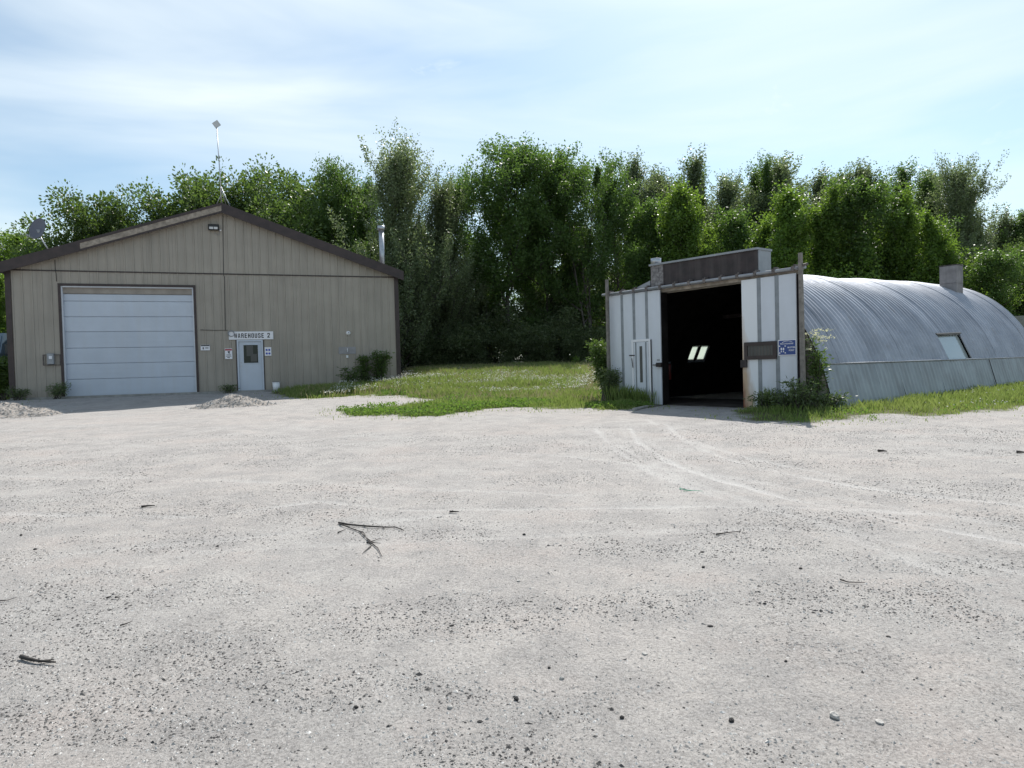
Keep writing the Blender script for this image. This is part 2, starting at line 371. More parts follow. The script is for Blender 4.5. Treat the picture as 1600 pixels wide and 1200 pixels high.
# ------------------------------------------------------------------ object helpers
def tag(o, label=None, cat=None, group=None, kind=None):
    for k, v in (('label', label), ('category', cat), ('group', group), ('kind', kind)):
        if v: o[k] = v
    return o
def thing(name, label, cat, loc=(0, 0, 0), rz=0., group=None):
    o = bpy.data.objects.new(name, None); o.empty_display_size = .2; COL.objects.link(o); o.location = loc; o.rotation_euler = (0, 0, rz)
    return tag(o, label, cat, group)
class MB:
    def __init__(s): s.v = []; s.f = []; s.sm = []
    def add(s, vs, fs, smooth=False):
        n = len(s.v); s.v += [tuple(v) for v in vs]; s.f += [tuple(i + n for i in f) for f in fs]; s.sm += [smooth] * len(fs); return s
    def box(s, x0, x1, y0, y1, z0, z1):
        v = [(x, y, z) for z in (z0, z1) for y in (y0, y1) for x in (x0, x1)]
        return s.add(v, [(0, 2, 3, 1), (4, 5, 7, 6), (0, 1, 5, 4), (1, 3, 7, 5), (3, 2, 6, 7), (2, 0, 4, 6)])
    def cbox(s, x0, x1, y0, y1, z0, z1, c=.01):   # box with bevelled front (y0) edge
        v = [(x0, y1, z0), (x1, y1, z0), (x1, y1, z1), (x0, y1, z1), (x0, y0 + c, z0), (x1, y0 + c, z0), (x1, y0 + c, z1), (x0, y0 + c, z1),
             (x0 + c, y0, z0 + c), (x1 - c, y0, z0 + c), (x1 - c, y0, z1 - c), (x0 + c, y0, z1 - c)]
        f = [(0, 3, 2, 1), (0, 1, 5, 4), (1, 2, 6, 5), (2, 3, 7, 6), (3, 0, 4, 7), (4, 5, 9, 8), (5, 6, 10, 9), (6, 7, 11, 10), (7, 4, 8, 11), (8, 9, 10, 11)]
        return s.add(v, f)
    def hexa(s, b, t):   # 4 bottom + 4 top points
        return s.add(list(b) + list(t), [(0, 3, 2, 1), (4, 5, 6, 7), (0, 1, 5, 4), (1, 2, 6, 5), (2, 3, 7, 6), (3, 0, 4, 7)])
    def tube(s, pts, rad, k=8, caps=True, smooth=True):
        pts = [Vector(p) for p in pts]; rad = rad if isinstance(rad, (list, tuple)) else [rad] * len(pts)
        vs = []; fs = []; up = Vector((.13, .21, 1)).normalized(); pa = None
        for i, p in enumerate(pts):
            d = (pts[min(i + 1, len(pts) - 1)] - pts[max(i - 1, 0)]).normalized()
            a = (pa - d * pa.dot(d)) if pa is not None else d.cross(up if abs(d.dot(up)) < .95 else Vector((1, .1, 0)))
            a.normalize(); pa = a; b = d.cross(a)
            for j in range(k):
                th = 2 * math.pi * j / k; vs.append(p + (a * math.cos(th) + b * math.sin(th)) * rad[i])
        for i in range(len(pts) - 1):
            for j in range(k):
                fs.append((i * k + j, i * k + (j + 1) % k, (i + 1) * k + (j + 1) % k, (i + 1) * k + j))
        s.add(vs, fs, smooth)
        if caps:
            n = len(s.v) - len(vs); s.f += [tuple(n + j for j in range(k))[::-1], tuple(n + len(vs) - k + j for j in range(k))]; s.sm += [False, False]
        return s
    def mesh(s, name):
        m = bpy.data.meshes.new(name); m.from_pydata(s.v, [], s.f); m.polygons.foreach_set('use_smooth', s.sm); m.update(); return m
def obj(name, mb, m, parent=None, label=None, loc=None, kind=None):
    me = mb.mesh(name) if isinstance(mb, MB) else mb
    if m is not None and not me.materials: me.materials.append(M[m] if isinstance(m, str) else m)
    o = bpy.data.objects.new(name, me); COL.objects.link(o)
    if parent: o.parent = parent
    if loc: o.location = loc
    if label: o['label'] = label
    if kind: o['kind'] = kind
    return o
def npmesh(name, verts, quads, m, attrs=None, smooth=False, tris=False):
    me = bpy.data.meshes.new(name); n = len(verts); k = 3 if tris else 4; q = len(quads)
    me.vertices.add(n); me.vertices.foreach_set('co', np.asarray(verts, np.float32).ravel())
    me.loops.add(q * k); me.loops.foreach_set('vertex_index', np.asarray(quads, np.int32).ravel())
    me.polygons.add(q); me.polygons.foreach_set('loop_start', np.arange(0, q * k, k, dtype=np.int32))
    me.polygons.foreach_set('use_smooth', np.full(q, smooth))
    for a, v in (attrs or {}).items():
        at = me.attributes.new(a, 'FLOAT', 'POINT'); at.data.foreach_set('value', np.asarray(v, np.float32))
    me.materials.append(M[m]); me.update(calc_edges=True); return me
def text_mb(txt, w, h, x0, z0, y, thick=.004, bold=.0):
    c = bpy.data.curves.new('lettering', 'FONT'); c.body = txt; c.size = 1; c.extrude = 0; c.offset = bold; c.resolution_u = 3; c.space_character = 1.12
    o = bpy.data.objects.new('tmp', c); COL.objects.link(o)
    dg = bpy.context.evaluated_depsgraph_get(); me = bpy.data.meshes.new_from_object(o.evaluated_get(dg))
    v = np.array([p.co[:] for p in me.vertices]); f = [tuple(p.vertices) for p in me.polygons]
    COL.objects.unlink(o); bpy.data.objects.remove(o); bpy.data.curves.remove(c); bpy.data.meshes.remove(me)
    mn, mxx = v.min(0), v.max(0)
    mb = MB(); mb.add([(x0 + (p[0] - mn[0]) / (mxx[0] - mn[0]) * w, y, z0 + (p[1] - mn[1]) / (mxx[1] - mn[1]) * h) for p in v], f)
    return mb

# ================================================================== GROUND
def axis(lo, hi, segs):
    out = [lo]
    for a, st in segs:
        while out[-1] < a - 1e-6: out.append(min(out[-1] + st, a))
    return np.array([v for v in out if v <= hi + 1e-6])
gx = np.concatenate([[-700, -400, -250, -160, -110, -80, -60, -48], np.arange(-40, -20, 1.0), np.arange(-20, -6, .2), np.arange(-6, 6, .055), np.arange(6, 20, .2), np.arange(20, 41, 1.0), [48, 60, 80, 110, 160, 250, 400, 700]])
gy = np.concatenate([[-300, -150, -80, -40, -20, -10, -5, -2, 0, 1, 1.6], np.arange(2.1, 8, .04), np.arange(8, 14, .08), np.arange(14, 30, .14), np.arange(30, 48, .3), np.arange(48, 80, 1.5), [90, 110, 150, 220, 350, 600, 1200]])
X, Y = np.meshgrid(gx, gy); ny, nx = X.shape
Z = height(X, Y); G = grassy(X, Y); T = tracks(X, Y)
idx = np.arange(nx * ny).reshape(ny, nx)
quads = np.stack([idx[:-1, :-1], idx[:-1, 1:], idx[1:, 1:], idx[1:, :-1]], -1).reshape(-1, 4)
me = npmesh('ground', np.stack([X, Y, Z], -1).reshape(-1, 3), quads, 'ground', {'grassy': G.ravel(), 'track': (T * .8).ravel()}, smooth=True)
tag(obj('ground', me, None), 'pale gravel yard sloping gently up to the buildings', None, None, 'structure')

# ---- loose pebbles over the yard
rng = np.random.default_rng(3)
def pebbles(n):
    yy = 2.3 * (14 / 2.3) ** (rng.random(n) ** .9); xx = (rng.random(n) * 2 - 1) * (yy * .80 + .3)
    cl = fbm(xx * .55 + yy * .25, yy, .6, 77); keep = rng.random(n) < .22 + 1.1 * sstep(.40, .62, cl)
    xx, yy, cl = xx[keep], yy[keep], cl[keep]; n = len(xx)
    s = .0021 * np.exp(rng.normal(0, .55, n)) * (1 + .09 * yy)
    dark = rng.random(n) < .07 + .36 * sstep(.48, .62, cl); s = np.where(dark, s * 1.1, s)
    rn = np.where(dark, rng.random(n) * .16, .2 + .8 * rng.random(n) ** 1.3)
    rn = np.where(rng.random(n) < .012, .99, rn); s = np.clip(s, 0, .0085) * np.where(rng.random(n) < .01, 1.7, 1)
    base = np.array([[1, 0, 0], [0, 1, 0], [-1, 0, 0], [0, -1, 0], [.1, .1, .75], [0, 0, -.5]])
    tri = np.array([[0, 1, 4], [1, 2, 4], [2, 3, 4], [3, 0, 4]])
    v = base[None] * (1 + rng.normal(0, .22, (n, 6, 3))); a = rng.random(n) * 6.28; ca, sa = np.cos(a)[:, None], np.sin(a)[:, None]
    v[..., 0] *= (1 + rng.random(n) * .7)[:, None]
    vx = v[..., 0] * ca - v[..., 1] * sa; vy = v[..., 0] * sa + v[..., 1] * ca
    v = np.stack([vx, vy, v[..., 2]], -1) * s[:, None, None] + np.stack([xx, yy, height(xx, yy)], -1)[:, None]
    f = (tri[None] + (np.arange(n) * 6)[:, None, None]).reshape(-1, 3)
    me = npmesh('loose_gravel', v.reshape(-1, 3), f, 'pebble', {'rnd': np.repeat(rn, 6)}, tris=True)
    tag(obj('loose_gravel', me, None), 'loose grey and dark pebbles strewn over the gravel yard', 'gravel', None, 'stuff')
pebbles(260000)

# ================================================================== VEGETATION PROTOTYPES
def leaves(cent, size, flat=.0, aspect=.62, seed=0):
    r = np.random.default_rng(seed); n = len(cent)
    a = r.normal(0, 1, (n, 3)); a[:, 2] *= (1 - flat * .7); a /= np.linalg.norm(a, axis=1)[:, None]
    b = np.cross(a, r.normal(0, 1, (n, 3)) * (1, 1, 1) + np.array([0, 0, 0])); b /= np.linalg.norm(b, axis=1)[:, None] + 1e-9
    L = (size * (.65 + .7 * r.random(n)))[:, None]
    v = np.stack([cent - a * L / 2, cent + b * L * aspect / 2, cent + a * L / 2, cent - b * L * aspect / 2], 1)
    q = np.arange(n * 4).reshape(n, 4)
    return v.reshape(-1, 3), q, np.repeat(r.random(n), 4)
def make_tree(H, cb, rad, nb, up, per, leaf, sig, seed, lean=.2, leafm='leaf_mid', barkm='bark', spread=.3, trunk_r=None, stems=1, shoot=False, inner=.3):
    r = random.Random(seed); rn = np.random.default_rng(seed); mb = MB(); cs = []
    for st in range(stems):
        ox, oy = (0, 0) if stems == 1 else (r.uniform(-.35, .35) * H * .18, r.uniform(-.35, .35) * H * .18)
        h_ = H * (1 if st == 0 else r.uniform(.7, .95)); lx, ly = r.uniform(-lean, lean), r.uniform(-lean, lean)
        path = []; npt = 9
        for i in range(npt):
            k = i / (npt - 1); path.append(Vector((ox * (.3 + .7 * k) + lx * k * k * 2 + math.sin(k * 5 + seed) * .012 * H, oy * (.3 + .7 * k) + ly * k * k * 2 + math.cos(k * 4 + seed * 2) * .012 * H, h_ * k * .985)))
        tr = trunk_r or H * .0115
        mb.tube(path, [tr * (1.25 if i == 0 else 1) * (1 - .93 * i / (npt - 1)) / (1 if stems == 1 else 1.5) for i in range(npt)], 7)
        def at(h):
            k = min(max(h / h_ / .985, 0), .9999) * (npt - 1); i = int(k); return path[i].lerp(path[i + 1], k - i)
        n_b = max(4, nb // stems)
        for i in range(n_b):
            q = (i + r.random()) / n_b; h = cb * h_ + (h_ * .97 - cb * h_) * q; az = i * 2.4 + r.uniform(-.5, .5)
            ln = rad(q) * r.choice((.5, .7, .9, 1.0, 1.1, 1.3)) * r.uniform(.85, 1.12)
            if r.random() < .12: ln *= 1.25
            e = up * r.uniform(.7, 1.3) + q * .35; p0 = at(h); pts = [p0]; d = Vector((math.cos(az) * math.cos(e), math.sin(az) * math.cos(e), math.sin(e)))
            segs = 4
            for s_ in range(segs):
                d = (d + Vector((r.uniform(-.2, .2), r.uniform(-.2, .2), r.uniform(-.05, .22)))).normalized(); pts.append(pts[-1] + d * ln / segs)
            br = max(.008, tr * .42 * (1 - q * .8)); mb.tube(pts, [br, br * .8, br * .55, br * .35, br * .15], 4, caps=False)
            for tw_ in range(2 if ln < 1.2 else 3):          # side twigs with a leaf mass at each tip
                k = r.uniform(.35, .95) * segs; j = min(int(k), segs - 1); p = pts[j].lerp(pts[j + 1], k - j)
                sd_ = Vector((r.uniform(-1, 1), r.uniform(-1, 1), r.uniform(.0, .9))).normalized(); q_ = p + (d * .4 + sd_) * ln * r.uniform(.18, .38)
                mb.tube([p, q_], [br * .4, .004], 3, caps=False); cs.append((q_, sig * r.uniform(.7, 1.15), int(per * r.uniform(.6, 1.3)), (d + sd_).normalized()))
            nc = max(2, int(ln / (sig * 2.3)) + 1)
            for c in range(nc):
                k = inner + (1 - inner) * (c + r.random() * .8) / nc; k = min(k, .999) * segs; j = int(k); p = pts[j].lerp(pts[min(j + 1, segs)], k - j)
                off = Vector((r.gauss(0, spread), r.gauss(0, spread), r.gauss(0, spread * .7)))
                cs.append((p + off, sig * r.uniform(.7, 1.3), int(per * r.uniform(.5, 1.5)), d))
        if shoot:
            for i in range(14):
                k = r.uniform(.9, 1.0); p = at(h_ * k); cs.append((p + Vector((0, 0, r.uniform(0, .3))), sig * .5, int(per * .5), Vector((0, 0, 1))))
    pts = []
    for p, s_, n, d in cs:
        g = rn.normal(0, 1, (n, 3)); g *= np.minimum(1, 1.55 / (np.linalg.norm(g, axis=1)[:, None] + 1e-6)); g *= s_
        if shoot:
            ke = float(shoot); dd = (Vector(d) * (1.2 - ke * .4) + Vector((0, 0, ke * .7))).normalized()
            g = g * (.85 - .42 * ke) + np.outer(np.clip(rn.normal(0, 1.0, n), -1.7, 1.7) * s_ * (.75 + .75 * ke), np.array(dd[:]))
        pts.append(np.array(p[:]) + g)
    pts = np.concatenate(pts); zt_ = pts[:, 2].max() if shoot is True else np.percentile(pts[:, 2], 99.93); kz = H / zt_; pts[:, 2] *= kz
    mb.v = [(v_[0], v_[1], min(v_[2] * kz, H)) for v_ in mb.v]; pts = pts[pts[:, 2] > .05]
    v, q, rv = leaves(pts, leaf, seed=seed)
    return mb.mesh('trunk'), npmesh('crown', v, q, leafm, {'rnd': rv}), barkm, H
hump = lambda w, p=.9: (lambda q: w * (.35 + .65 * math.sin(math.pi * min(1, .12 + q * .9)) ** p))
cone = lambda w: (lambda q: w * (1.0 - .86 * q) * (.55 + .45 * min(1, q * 5)))
PROTO = {
    'round': [make_tree(10, .12, hump(3.4, .8), 50, .45, 105, .15, .42, 11, spread=.15), make_tree(10, .15, hump(3.1, .8), 50, .5, 105, .15, .40, 12, stems=2, spread=.15)],
    'poplar': [make_tree(16, .03, lambda q: 7.4 * (1 - .66 * q) * (.70 + .30 * math.sin(q * 10)), 92, .75, 115, .135, .46, 21, leafm='leaf_grey', shoot=True, spread=.15, inner=.2)],
    'aspen': [make_tree(15, .28, hump(4.0, .6), 38, .62, 150, .15, .44, 31, leafm='leaf_aspen', barkm='bark', shoot=.35, spread=.2, stems=1, inner=.5),
              make_tree(15, .20, hump(3.7, .6), 40, .65, 150, .15, .44, 32, leafm='leaf_aspen', barkm='bark', shoot=.35, spread=.2, stems=2, inner=.5),
              make_tree(15, .24, hump(4.2, .8), 34, .55, 150, .15, .46, 33, leafm='leaf_aspen', barkm='bark', shoot=.35, spread=.2, stems=3, inner=.45, lean=.8)],
    'spire': [make_tree(15, .10, lambda q: 5.6 * (1 - .84 * q), 70, .80, 90, .14, .40, 41, leafm='leaf_grey', shoot=True, spread=.1, barkm='palebark'),
              make_tree(15, .08, lambda q: 5.2 * (1 - .78 * q), 70, .9, 90, .14, .38, 42, leafm='leaf_grey', shoot=True, spread=.1, barkm='palebark', stems=2, lean=.7),
              make_tree(15, .08, lambda q: 5.0 * (1 - .84 * q) * (.8 + .2 * math.sin(q * 14)), 66, .7, 90, .14, .38, 43, leafm='leaf_aspen', shoot=1, spread=.15)],
    'young': [make_tree(11, .03, lambda q: 4.0 * (1 - .90 * q ** .95) * (.72 + .28 * math.sin(q * 11)) + .15, 66, .42, 105, .15, .38, 51, leafm='leaf_bright', shoot=.5, spread=.25),
              make_tree(11, .03, lambda q: 3.6 * (1 - .86 * q ** 1.1) * (.70 + .30 * math.sin(q * 13)) + .15, 66, .5, 105, .15, .38, 52, leafm='leaf_bright', shoot=.5, spread=.25, stems=3, lean=.8),
              make_tree(11, .03, lambda q: 3.9 * (1 - .82 * q ** 1.3) * (.66 + .34 * math.sin(q * 9 + 1)) + .15, 58, .35, 105, .15, .40, 53, leafm='leaf_aspen', shoot=.5, spread=.25, stems=2, lean=.5)],
    'shrub': [make_tree(3, .05, hump(1.2), 20, .7, 85, .095, .24, 61, leafm='leaf_dark', stems=3, trunk_r=.03, spread=.1),
              make_tree(3, .05, hump(1.4), 20, .6, 85, .095, .26, 62, leafm='leaf_dark', stems=4, trunk_r=.03, spread=.1)],
}
_used = {}
def tree(kind, px, Yd, top, label, wf=1., cat='tree', name=None, group=None, at=None, H=None, variant=None):
    i = _used.get(kind, 0); _used[kind] = i + 1
    tm, cm, bk, h0 = PROTO[kind][(i if variant is None else variant) % len(PROTO[kind])]
    p = at or hpt(px, Yd); z = hz(p[0], p[1])
    if H is None:
        hy = hor(px); H = EYE - z + (hy - top) / FPX * Yd * 1.0
    s = H / h0; r = random.Random(i * 31 + len(kind))
    t = thing(name or {'round': 'leafy_tree', 'poplar': 'poplar_tree', 'aspen': 'aspen_tree', 'spire': 'balsam_tree', 'young': 'young_tree', 'shrub': 'shrub'}[kind], label, cat, (p[0], p[1], z - .03), r.uniform(0, 6.28), group)
    t.scale = (s * wf * r.uniform(.95, 1.05), s * wf * r.uniform(.95, 1.05), s)
    a = obj('trunk', tm, bk, t); b = obj('crown', cm, None, t)
    return t

# ---- trees behind the warehouse
T_ = tree
T_('round', 60, 44, 374, 'small light green tree showing beneath the grey satellite dish', .8)
T_('round', 133, 46, 297, 'round leafy tree rising over the left roof slope next to the satellite dish', .95)
T_('round', 187, 48, 305, 'thin airy tree over the left roof slope with sky to its right', .6)
T_('round', 258, 50, 293, 'broad low tree behind the roof, left of the rooftop mast', 1.0)
T_('round', 335, 51, 262, 'domed tree right behind the thin rooftop mast', .95)
T_('round', 412, 52, 262, 'rounded tree just right of the rooftop mast', .9)
T_('round', 478, 50, 261, 'broad rounded tree above the middle of the right roof slope', .95)
T_('aspen', 536, 47, 247, 'upright darker tree above the right roof slope with a pointed top', .75)
T_('aspen', 580, 50, 285, 'tree half hidden to the left of the tall poplar', .9)
T_('round', 300, 56, 318, 'low tree filling the gap behind the roof left of the mast', 1.0)
T_('round', 440, 57, 300, 'tree filling in behind the two rounded crowns right of the mast', 1.1)
T_('young', 3, 38, 425, 'green tree at the left edge beside the warehouse corner', 1.0)
T_('young', -60, 40, 410, 'tree standing left of the warehouse and of the parked truck', 1.0)
# ---- centre
T_('poplar', 627, 42.5, 200, 'tallest poplar with spiky top, just right of the silver flue pipe', 1.0)
T_('poplar', 694, 45, 262, 'grey green poplar filling the space right of the tallest one', .95)
T_('aspen', 744, 47, 250, 'loose aspen with small isolated crown between poplar and the wide crown', .8)
T_('aspen', 800, 45.5, 214, 'tall aspen whose crown tops the middle of the tree line', 1.05, variant=0)
T_('aspen', 862, 46.5, 232, 'wide aspen right of the highest middle crown, with sky showing through', 1.0)
T_('aspen', 922, 44.5, 230, 'dense dark aspen with pointed top above the gap between the buildings', .85)
T_('aspen', 968, 46, 268, 'shorter aspen left of the two bare tipped spires', .85)
T_('poplar', 655, 48, 330, 'low dense poplar standing in behind the tallest poplar', 1.1)
T_('aspen', 835, 49, 300, 'shaded aspen behind the middle of the tree line', 1.1)
T_('poplar', 905, 50, 330, 'shaded poplar behind the dense dark aspen', 1.1)
# ---- back row right
for a in ((1001, 56, 238, 'thin tipped spire tree leftmost of the back row on the right', .7),
          (1062, 55, 233, 'tall narrow spire tree above the left end of the brown parapet', .85),
          (1099, 57, 256, 'slim spire tree right of the tall narrow one over the parapet', .75),
          (1137, 55, 272, 'grey green spire tree above the middle of the brown parapet', .85),
          (1168, 57, 262, 'spire tree above the right end of the brown parapet', .85),
          (1206, 56, 252, 'spire tree left of the paired tips over the sliding door', .6),
          (1228, 57, 245, 'spire tree with paired tips above the right sliding door', .7),
          (1268, 54, 243, 'broad tall spire tree above the front end of the metal vault', 1.1),
          (1312, 57, 272, 'lower spire tree right of the broad tall one', .8),
          (1347, 56, 252, 'pointed spire tree rising behind the bright green crown', .9),
          (1378, 58, 280, 'small spire tree tip behind the bright green crown', .7),
          (1407, 56, 262, 'spire tree left of centre above the metal chimney', .85),
          (1446, 57, 270, 'spire tree just left of the tall dark tree on the right', .85),
          (1540, 52, 290, 'sloping shouldered spire tree right of the tall dark tree', .95),
          (1592, 52, 335, 'spire tree at the right edge of the tree line', 1.0),
          (1030, 58, 262, 'lower spire tree between the thin tipped one and the tall narrow one', .9),
          (1080, 60, 275, 'spire tree filling the gap right of the tall narrow one', 1.0),
          (1188, 59, 270, 'lower spire tree over the left part of the right sliding door', 1.0),
          (1290, 59, 262, 'spire tree behind the shoulder of the broad tall one', .9),
          (1428, 59, 274, 'dim spire tree behind the two above the metal chimney', 1.0),
          (1462, 55, 276, 'spire tree at the left foot of the tall dark tree', .9),
          (1650, 52, 320, 'spire tree standing past the far end of the tree line', 1.0)):
    T_('spire', a[0], a[1], a[2] - 6, a[3], a[4] * 1.2)
T_('poplar', 1494, 50, 236, 'tall dark tree with pyramid top above the metal chimney', .95)
# ---- brighter front row right
for a in ((1030, 46, 305, 'bright green tree directly left above the silver vent on the parapet', .9),
          (1062, 44, 290, 'leafy green tree above the left half of the brown parapet', .85),
          (1108, 45, 285, 'dark green upright tree above the right half of the brown parapet', .8),
          (1160, 45, 322, 'paler tree above the right end of the brown parapet, second row', .9),
          (1240, 42, 290, 'bright green rounded tree above the front of the metal vault', .95),
          (1298, 43, 300, 'bright green tree left of the highest bright crown', .9),
          (1340, 42.5, 284, 'highest bright green crown above the middle of the metal vault', 1.05),
          (1418, 41.5, 297, 'bright green pointed tree left of the metal chimney', .95),
          (1490, 40, 322, 'bright green pointed tree standing behind the metal chimney', .95),
          (1545, 39.5, 392, 'low bushy bright tree right of the metal chimney', 1.2),
          (1200, 44, 345, 'low bright tree behind the right timber post', 1.0),
          (1378, 44, 350, 'low bright tree filling in between the two bright pointed crowns', 1.1),
          (1450, 45, 345, 'low tree filling in just left of the metal chimney', 1.1)):
    T_('young', a[0], a[1], a[2], a[3], a[4] * 1.1)
T_('round', 1590, 42, 378, 'pale grey green tree at the right edge above the far shed', 1.0)
T_('round', 1660, 40, 380, 'leafy tree beyond the far shed', 1.0)
# ---- deep rows, seen only as shade between the trunks
r_ = random.Random(5)
for i in range(26):
    px = -20 + i * 66 + r_.uniform(-15, 15); Yd = r_.uniform(60, 68)
    T_('young' if i % 3 else 'poplar', px, Yd, (395 if 560 < px < 960 else 345) + r_.uniform(-12, 25), 'shaded tree deep in the wood behind the front trees', 1.7, group='trees deep in the wood')
# ---- undergrowth below the trees between the buildings
shr = [(640, 43, 520), (662, 44, 498), (690, 43.5, 515), (716, 44.5, 488), (742, 43.5, 508), (770, 44.5, 478), (797, 43.5, 512), (823, 44.5, 492), (850, 43.5, 508), (876, 44.5, 482), (903, 43.5, 515), (928, 44.3, 500), (952, 43.5, 505), (700, 46.5, 450), (760, 47, 440), (840, 47, 445), (900, 47, 450), (650, 46.5, 450),
       (980, 44, 490), (1015, 44, 480)]
ORD = ['first', 'second', 'third', 'fourth', 'fifth', 'sixth', 'seventh', 'eighth', 'ninth', 'tenth', 'eleventh', 'twelfth', 'thirteenth', 'fourteenth', 'fifteenth']
for i, (px, Yd, top) in enumerate(shr):
    T_('shrub', px, Yd, top, ('%s dark leafy shrub from the warehouse along the edge of the wood' % ORD[i] if i < 13 else '%s from the left of the taller shaded shrubs set back among the trunks' % ORD[i - 13]), 1.15, 'shrub', group='undergrowth shrubs at the edge of the wood')

# ================================================================== WAREHOUSE
wh = thing('warehouse', 'beige ribbed metal warehouse with brown gable trim and a large white overhead door', 'warehouse', WF.o, WF.rz)
w = WF.w
tP, zP = WF.tz(347, 331, -.0)
HT = 4.72                                             # horizontal trim line
tP = WF.tz(346, 325, -.3)[0]; zPk = WF.tz(346, 319, -.3)[1]
zEL = WF.tz(20, 406, -.3)[1]; zER = WF.tz(620, 422, -.3)[1]
tL20 = WF.tz(20, 406, -.3)[0]; tR620 = WF.tz(620, 422, -.3)[0]
kL = (zPk - zEL) / (tP - tL20); kR = (zPk - zER) / (tR620 - tP)
def roofz(t): return zPk - (kL * (tP - t) if t < tP else kR * (t - tP))
FH = .34
dA, _ = WF.tz(96, 600); dB, _ = WF.tz(307, 600); _, dTop = WF.tz(200, 448)
dA = WF.tz(95, 520)[0] + .06; dB = WF.tz(307, 520)[0] - .06
pA, pB = WF.tz(371, 570)[0], WF.tz(412, 570)[0]; pTop = WF.tz(392, 531)[1]
opens = [(dA, dB, 0, dTop), (pA, pB, 0, pTop)]
def siding(x0, x1, zlo, zhi, holes):
    xs = {x0, x1}
    k0 = int(math.floor(x0 / .3048)) - 1
    for k in range(k0, int(x1 / .3048) + 2):
        for o_ in (-.035, -.018, .018, .035): xs.add(k * .3048 + .15 + o_)
    for h in holes: xs.add(h[0]); xs.add(h[1])
    if zlo > 1: xs.add(tP)
    xs = sorted(x for x in xs if x0 - 1e-6 <= x <= x1 + 1e-6)
    def dep(x):
        f = (x - .15 + .1524) % .3048 - .1524; return -.022 if abs(f) < .0185 else 0.
    mb = MB()
    for a, b in zip(xs[:-1], xs[1:]):
        if b - a < 1e-4: continue
        iv = [(zlo, None)]; mid = (a + b) / 2
        for h in holes:
            if h[0] < mid < h[1]: iv = [(h[3], None)]
        za, zb = zhi(a), zhi(b)
        if za <= iv[0][0] and zb <= iv[0][0]: continue
        za = max(za, iv[0][0]); zb = max(zb, iv[0][0])
        mb.add([(a, dep(a), iv[0][0]), (b, dep(b), iv[0][0]), (b, dep(b), zb), (a, dep(a), za)], [(0, 1, 2, 3)])
    return mb
n_s = int(math.ceil(w / .9144))
for i in range(n_s):
    x0, x1 = i * .9144 + .004, min((i + 1) * .9144, w) - .0
    obj('siding_sheet', siding(x0, x1, .06, lambda x: HT, opens), 'siding', wh)
    mb = siding(x0, x1, HT + .045, lambda x: roofz(x) - FH * .5, [])
    if mb.f: obj('gable_sheet', mb, 'siding', wh)
# shell behind the siding, side and back walls
sh = MB()
sh.box(.02, .12, .06, W_DEPTH, 0, HT + .25); sh.box(w - .12, w - .02, .06, W_DEPTH, 0, HT + .25); sh.box(.12, w - .12, W_DEPTH - .1, W_DEPTH, 0, HT + .25)
obj('side_wall', sh, 'siding', wh)
obj('horizontal_trim', MB().box(-.02, w + .02, -.032, .0, HT, HT + .045), 'brown', wh)
obj('corner_trim', MB().box(-.07, .11, -.045, -.024, 0, HT).box(-.07, -.02, -.024, .25, 0, HT), 'brown', wh)
obj('corner_trim', MB().box(w - .09, w + .09, -.045, -.024, 0, HT).box(w + .02, w + .09, -.024, .25, 0, HT), 'brown', wh)
obj('footing', MB().box(-.05, w + .05, -.06, .05, -.35, .055), 'concrete', wh)
# roof
eL, eR = -.55, w + .28
def rake(t0, t1, y0, y1, top, bot):
    pts_b = [(t0, y0, roofz(t0) + bot), (t1, y0, roofz(t1) + bot), (t1, y1, roofz(t1) + bot), (t0, y1, roofz(t0) + bot)]
    pts_t = [(t0, y0, roofz(t0) + top), (t1, y0, roofz(t1) + top), (t1, y1, roofz(t1) + top), (t0, y1, roofz(t0) + top)]
    return MB().hexa(pts_b, pts_t)
rf = obj('roof', rake(eL, tP - .002, -.30, W_DEPTH + .3, .05, .0), 'roof', wh)
rf2 = obj('roof', rake(tP + .002, eR, -.30, W_DEPTH + .3, .05, .0), 'roof', wh)
tPe = WF.tz(125, 380, -.3)[0]
obj('fascia_board', rake(eL, tPe, -.34, -.30, .055, -FH), 'brown', wh)
obj('fascia_board', rake(tP, eR, -.34, -.30, .055, -FH), 'brown', wh)
obj('fascia_board', rake(tPe, tP, -.33, -.30, -.045, -FH + .075), 'wood', wh, label='bare weathered board where the brown rake trim has come off')
obj('drip_edge', rake(tPe, tP, -.345, -.30, .055, -.05), 'brown', wh)
obj('drip_edge', rake(tPe, tP, -.335, -.30, -FH + .07, -FH), 'brown', wh)
obj('soffit', rake(eL, tP, -.30, .0, -.09, -.11), 'brown', wh); obj('soffit', rake(tP, eR, -.30, .0, -.09, -.11), 'brown', wh)
# flue on the right slope
fx, _ = WF.tz(597, 400, 1.5); fz = WF.tz(597, 353, 1.5)[1]
ch = obj('flue_pipe', MB().tube([(fx, 1.5, roofz(fx) - .2), (fx, 1.5, fz - .22)], .115, 16), 'galv', rf2)
obj('flue_cap', MB().tube([(fx, 1.5, fz - .2), (fx, 1.5, fz)], .165, 16).tube([(fx, 1.5, fz - .235), (fx, 1.5, fz - .205)], .13, 16), 'galv', ch)
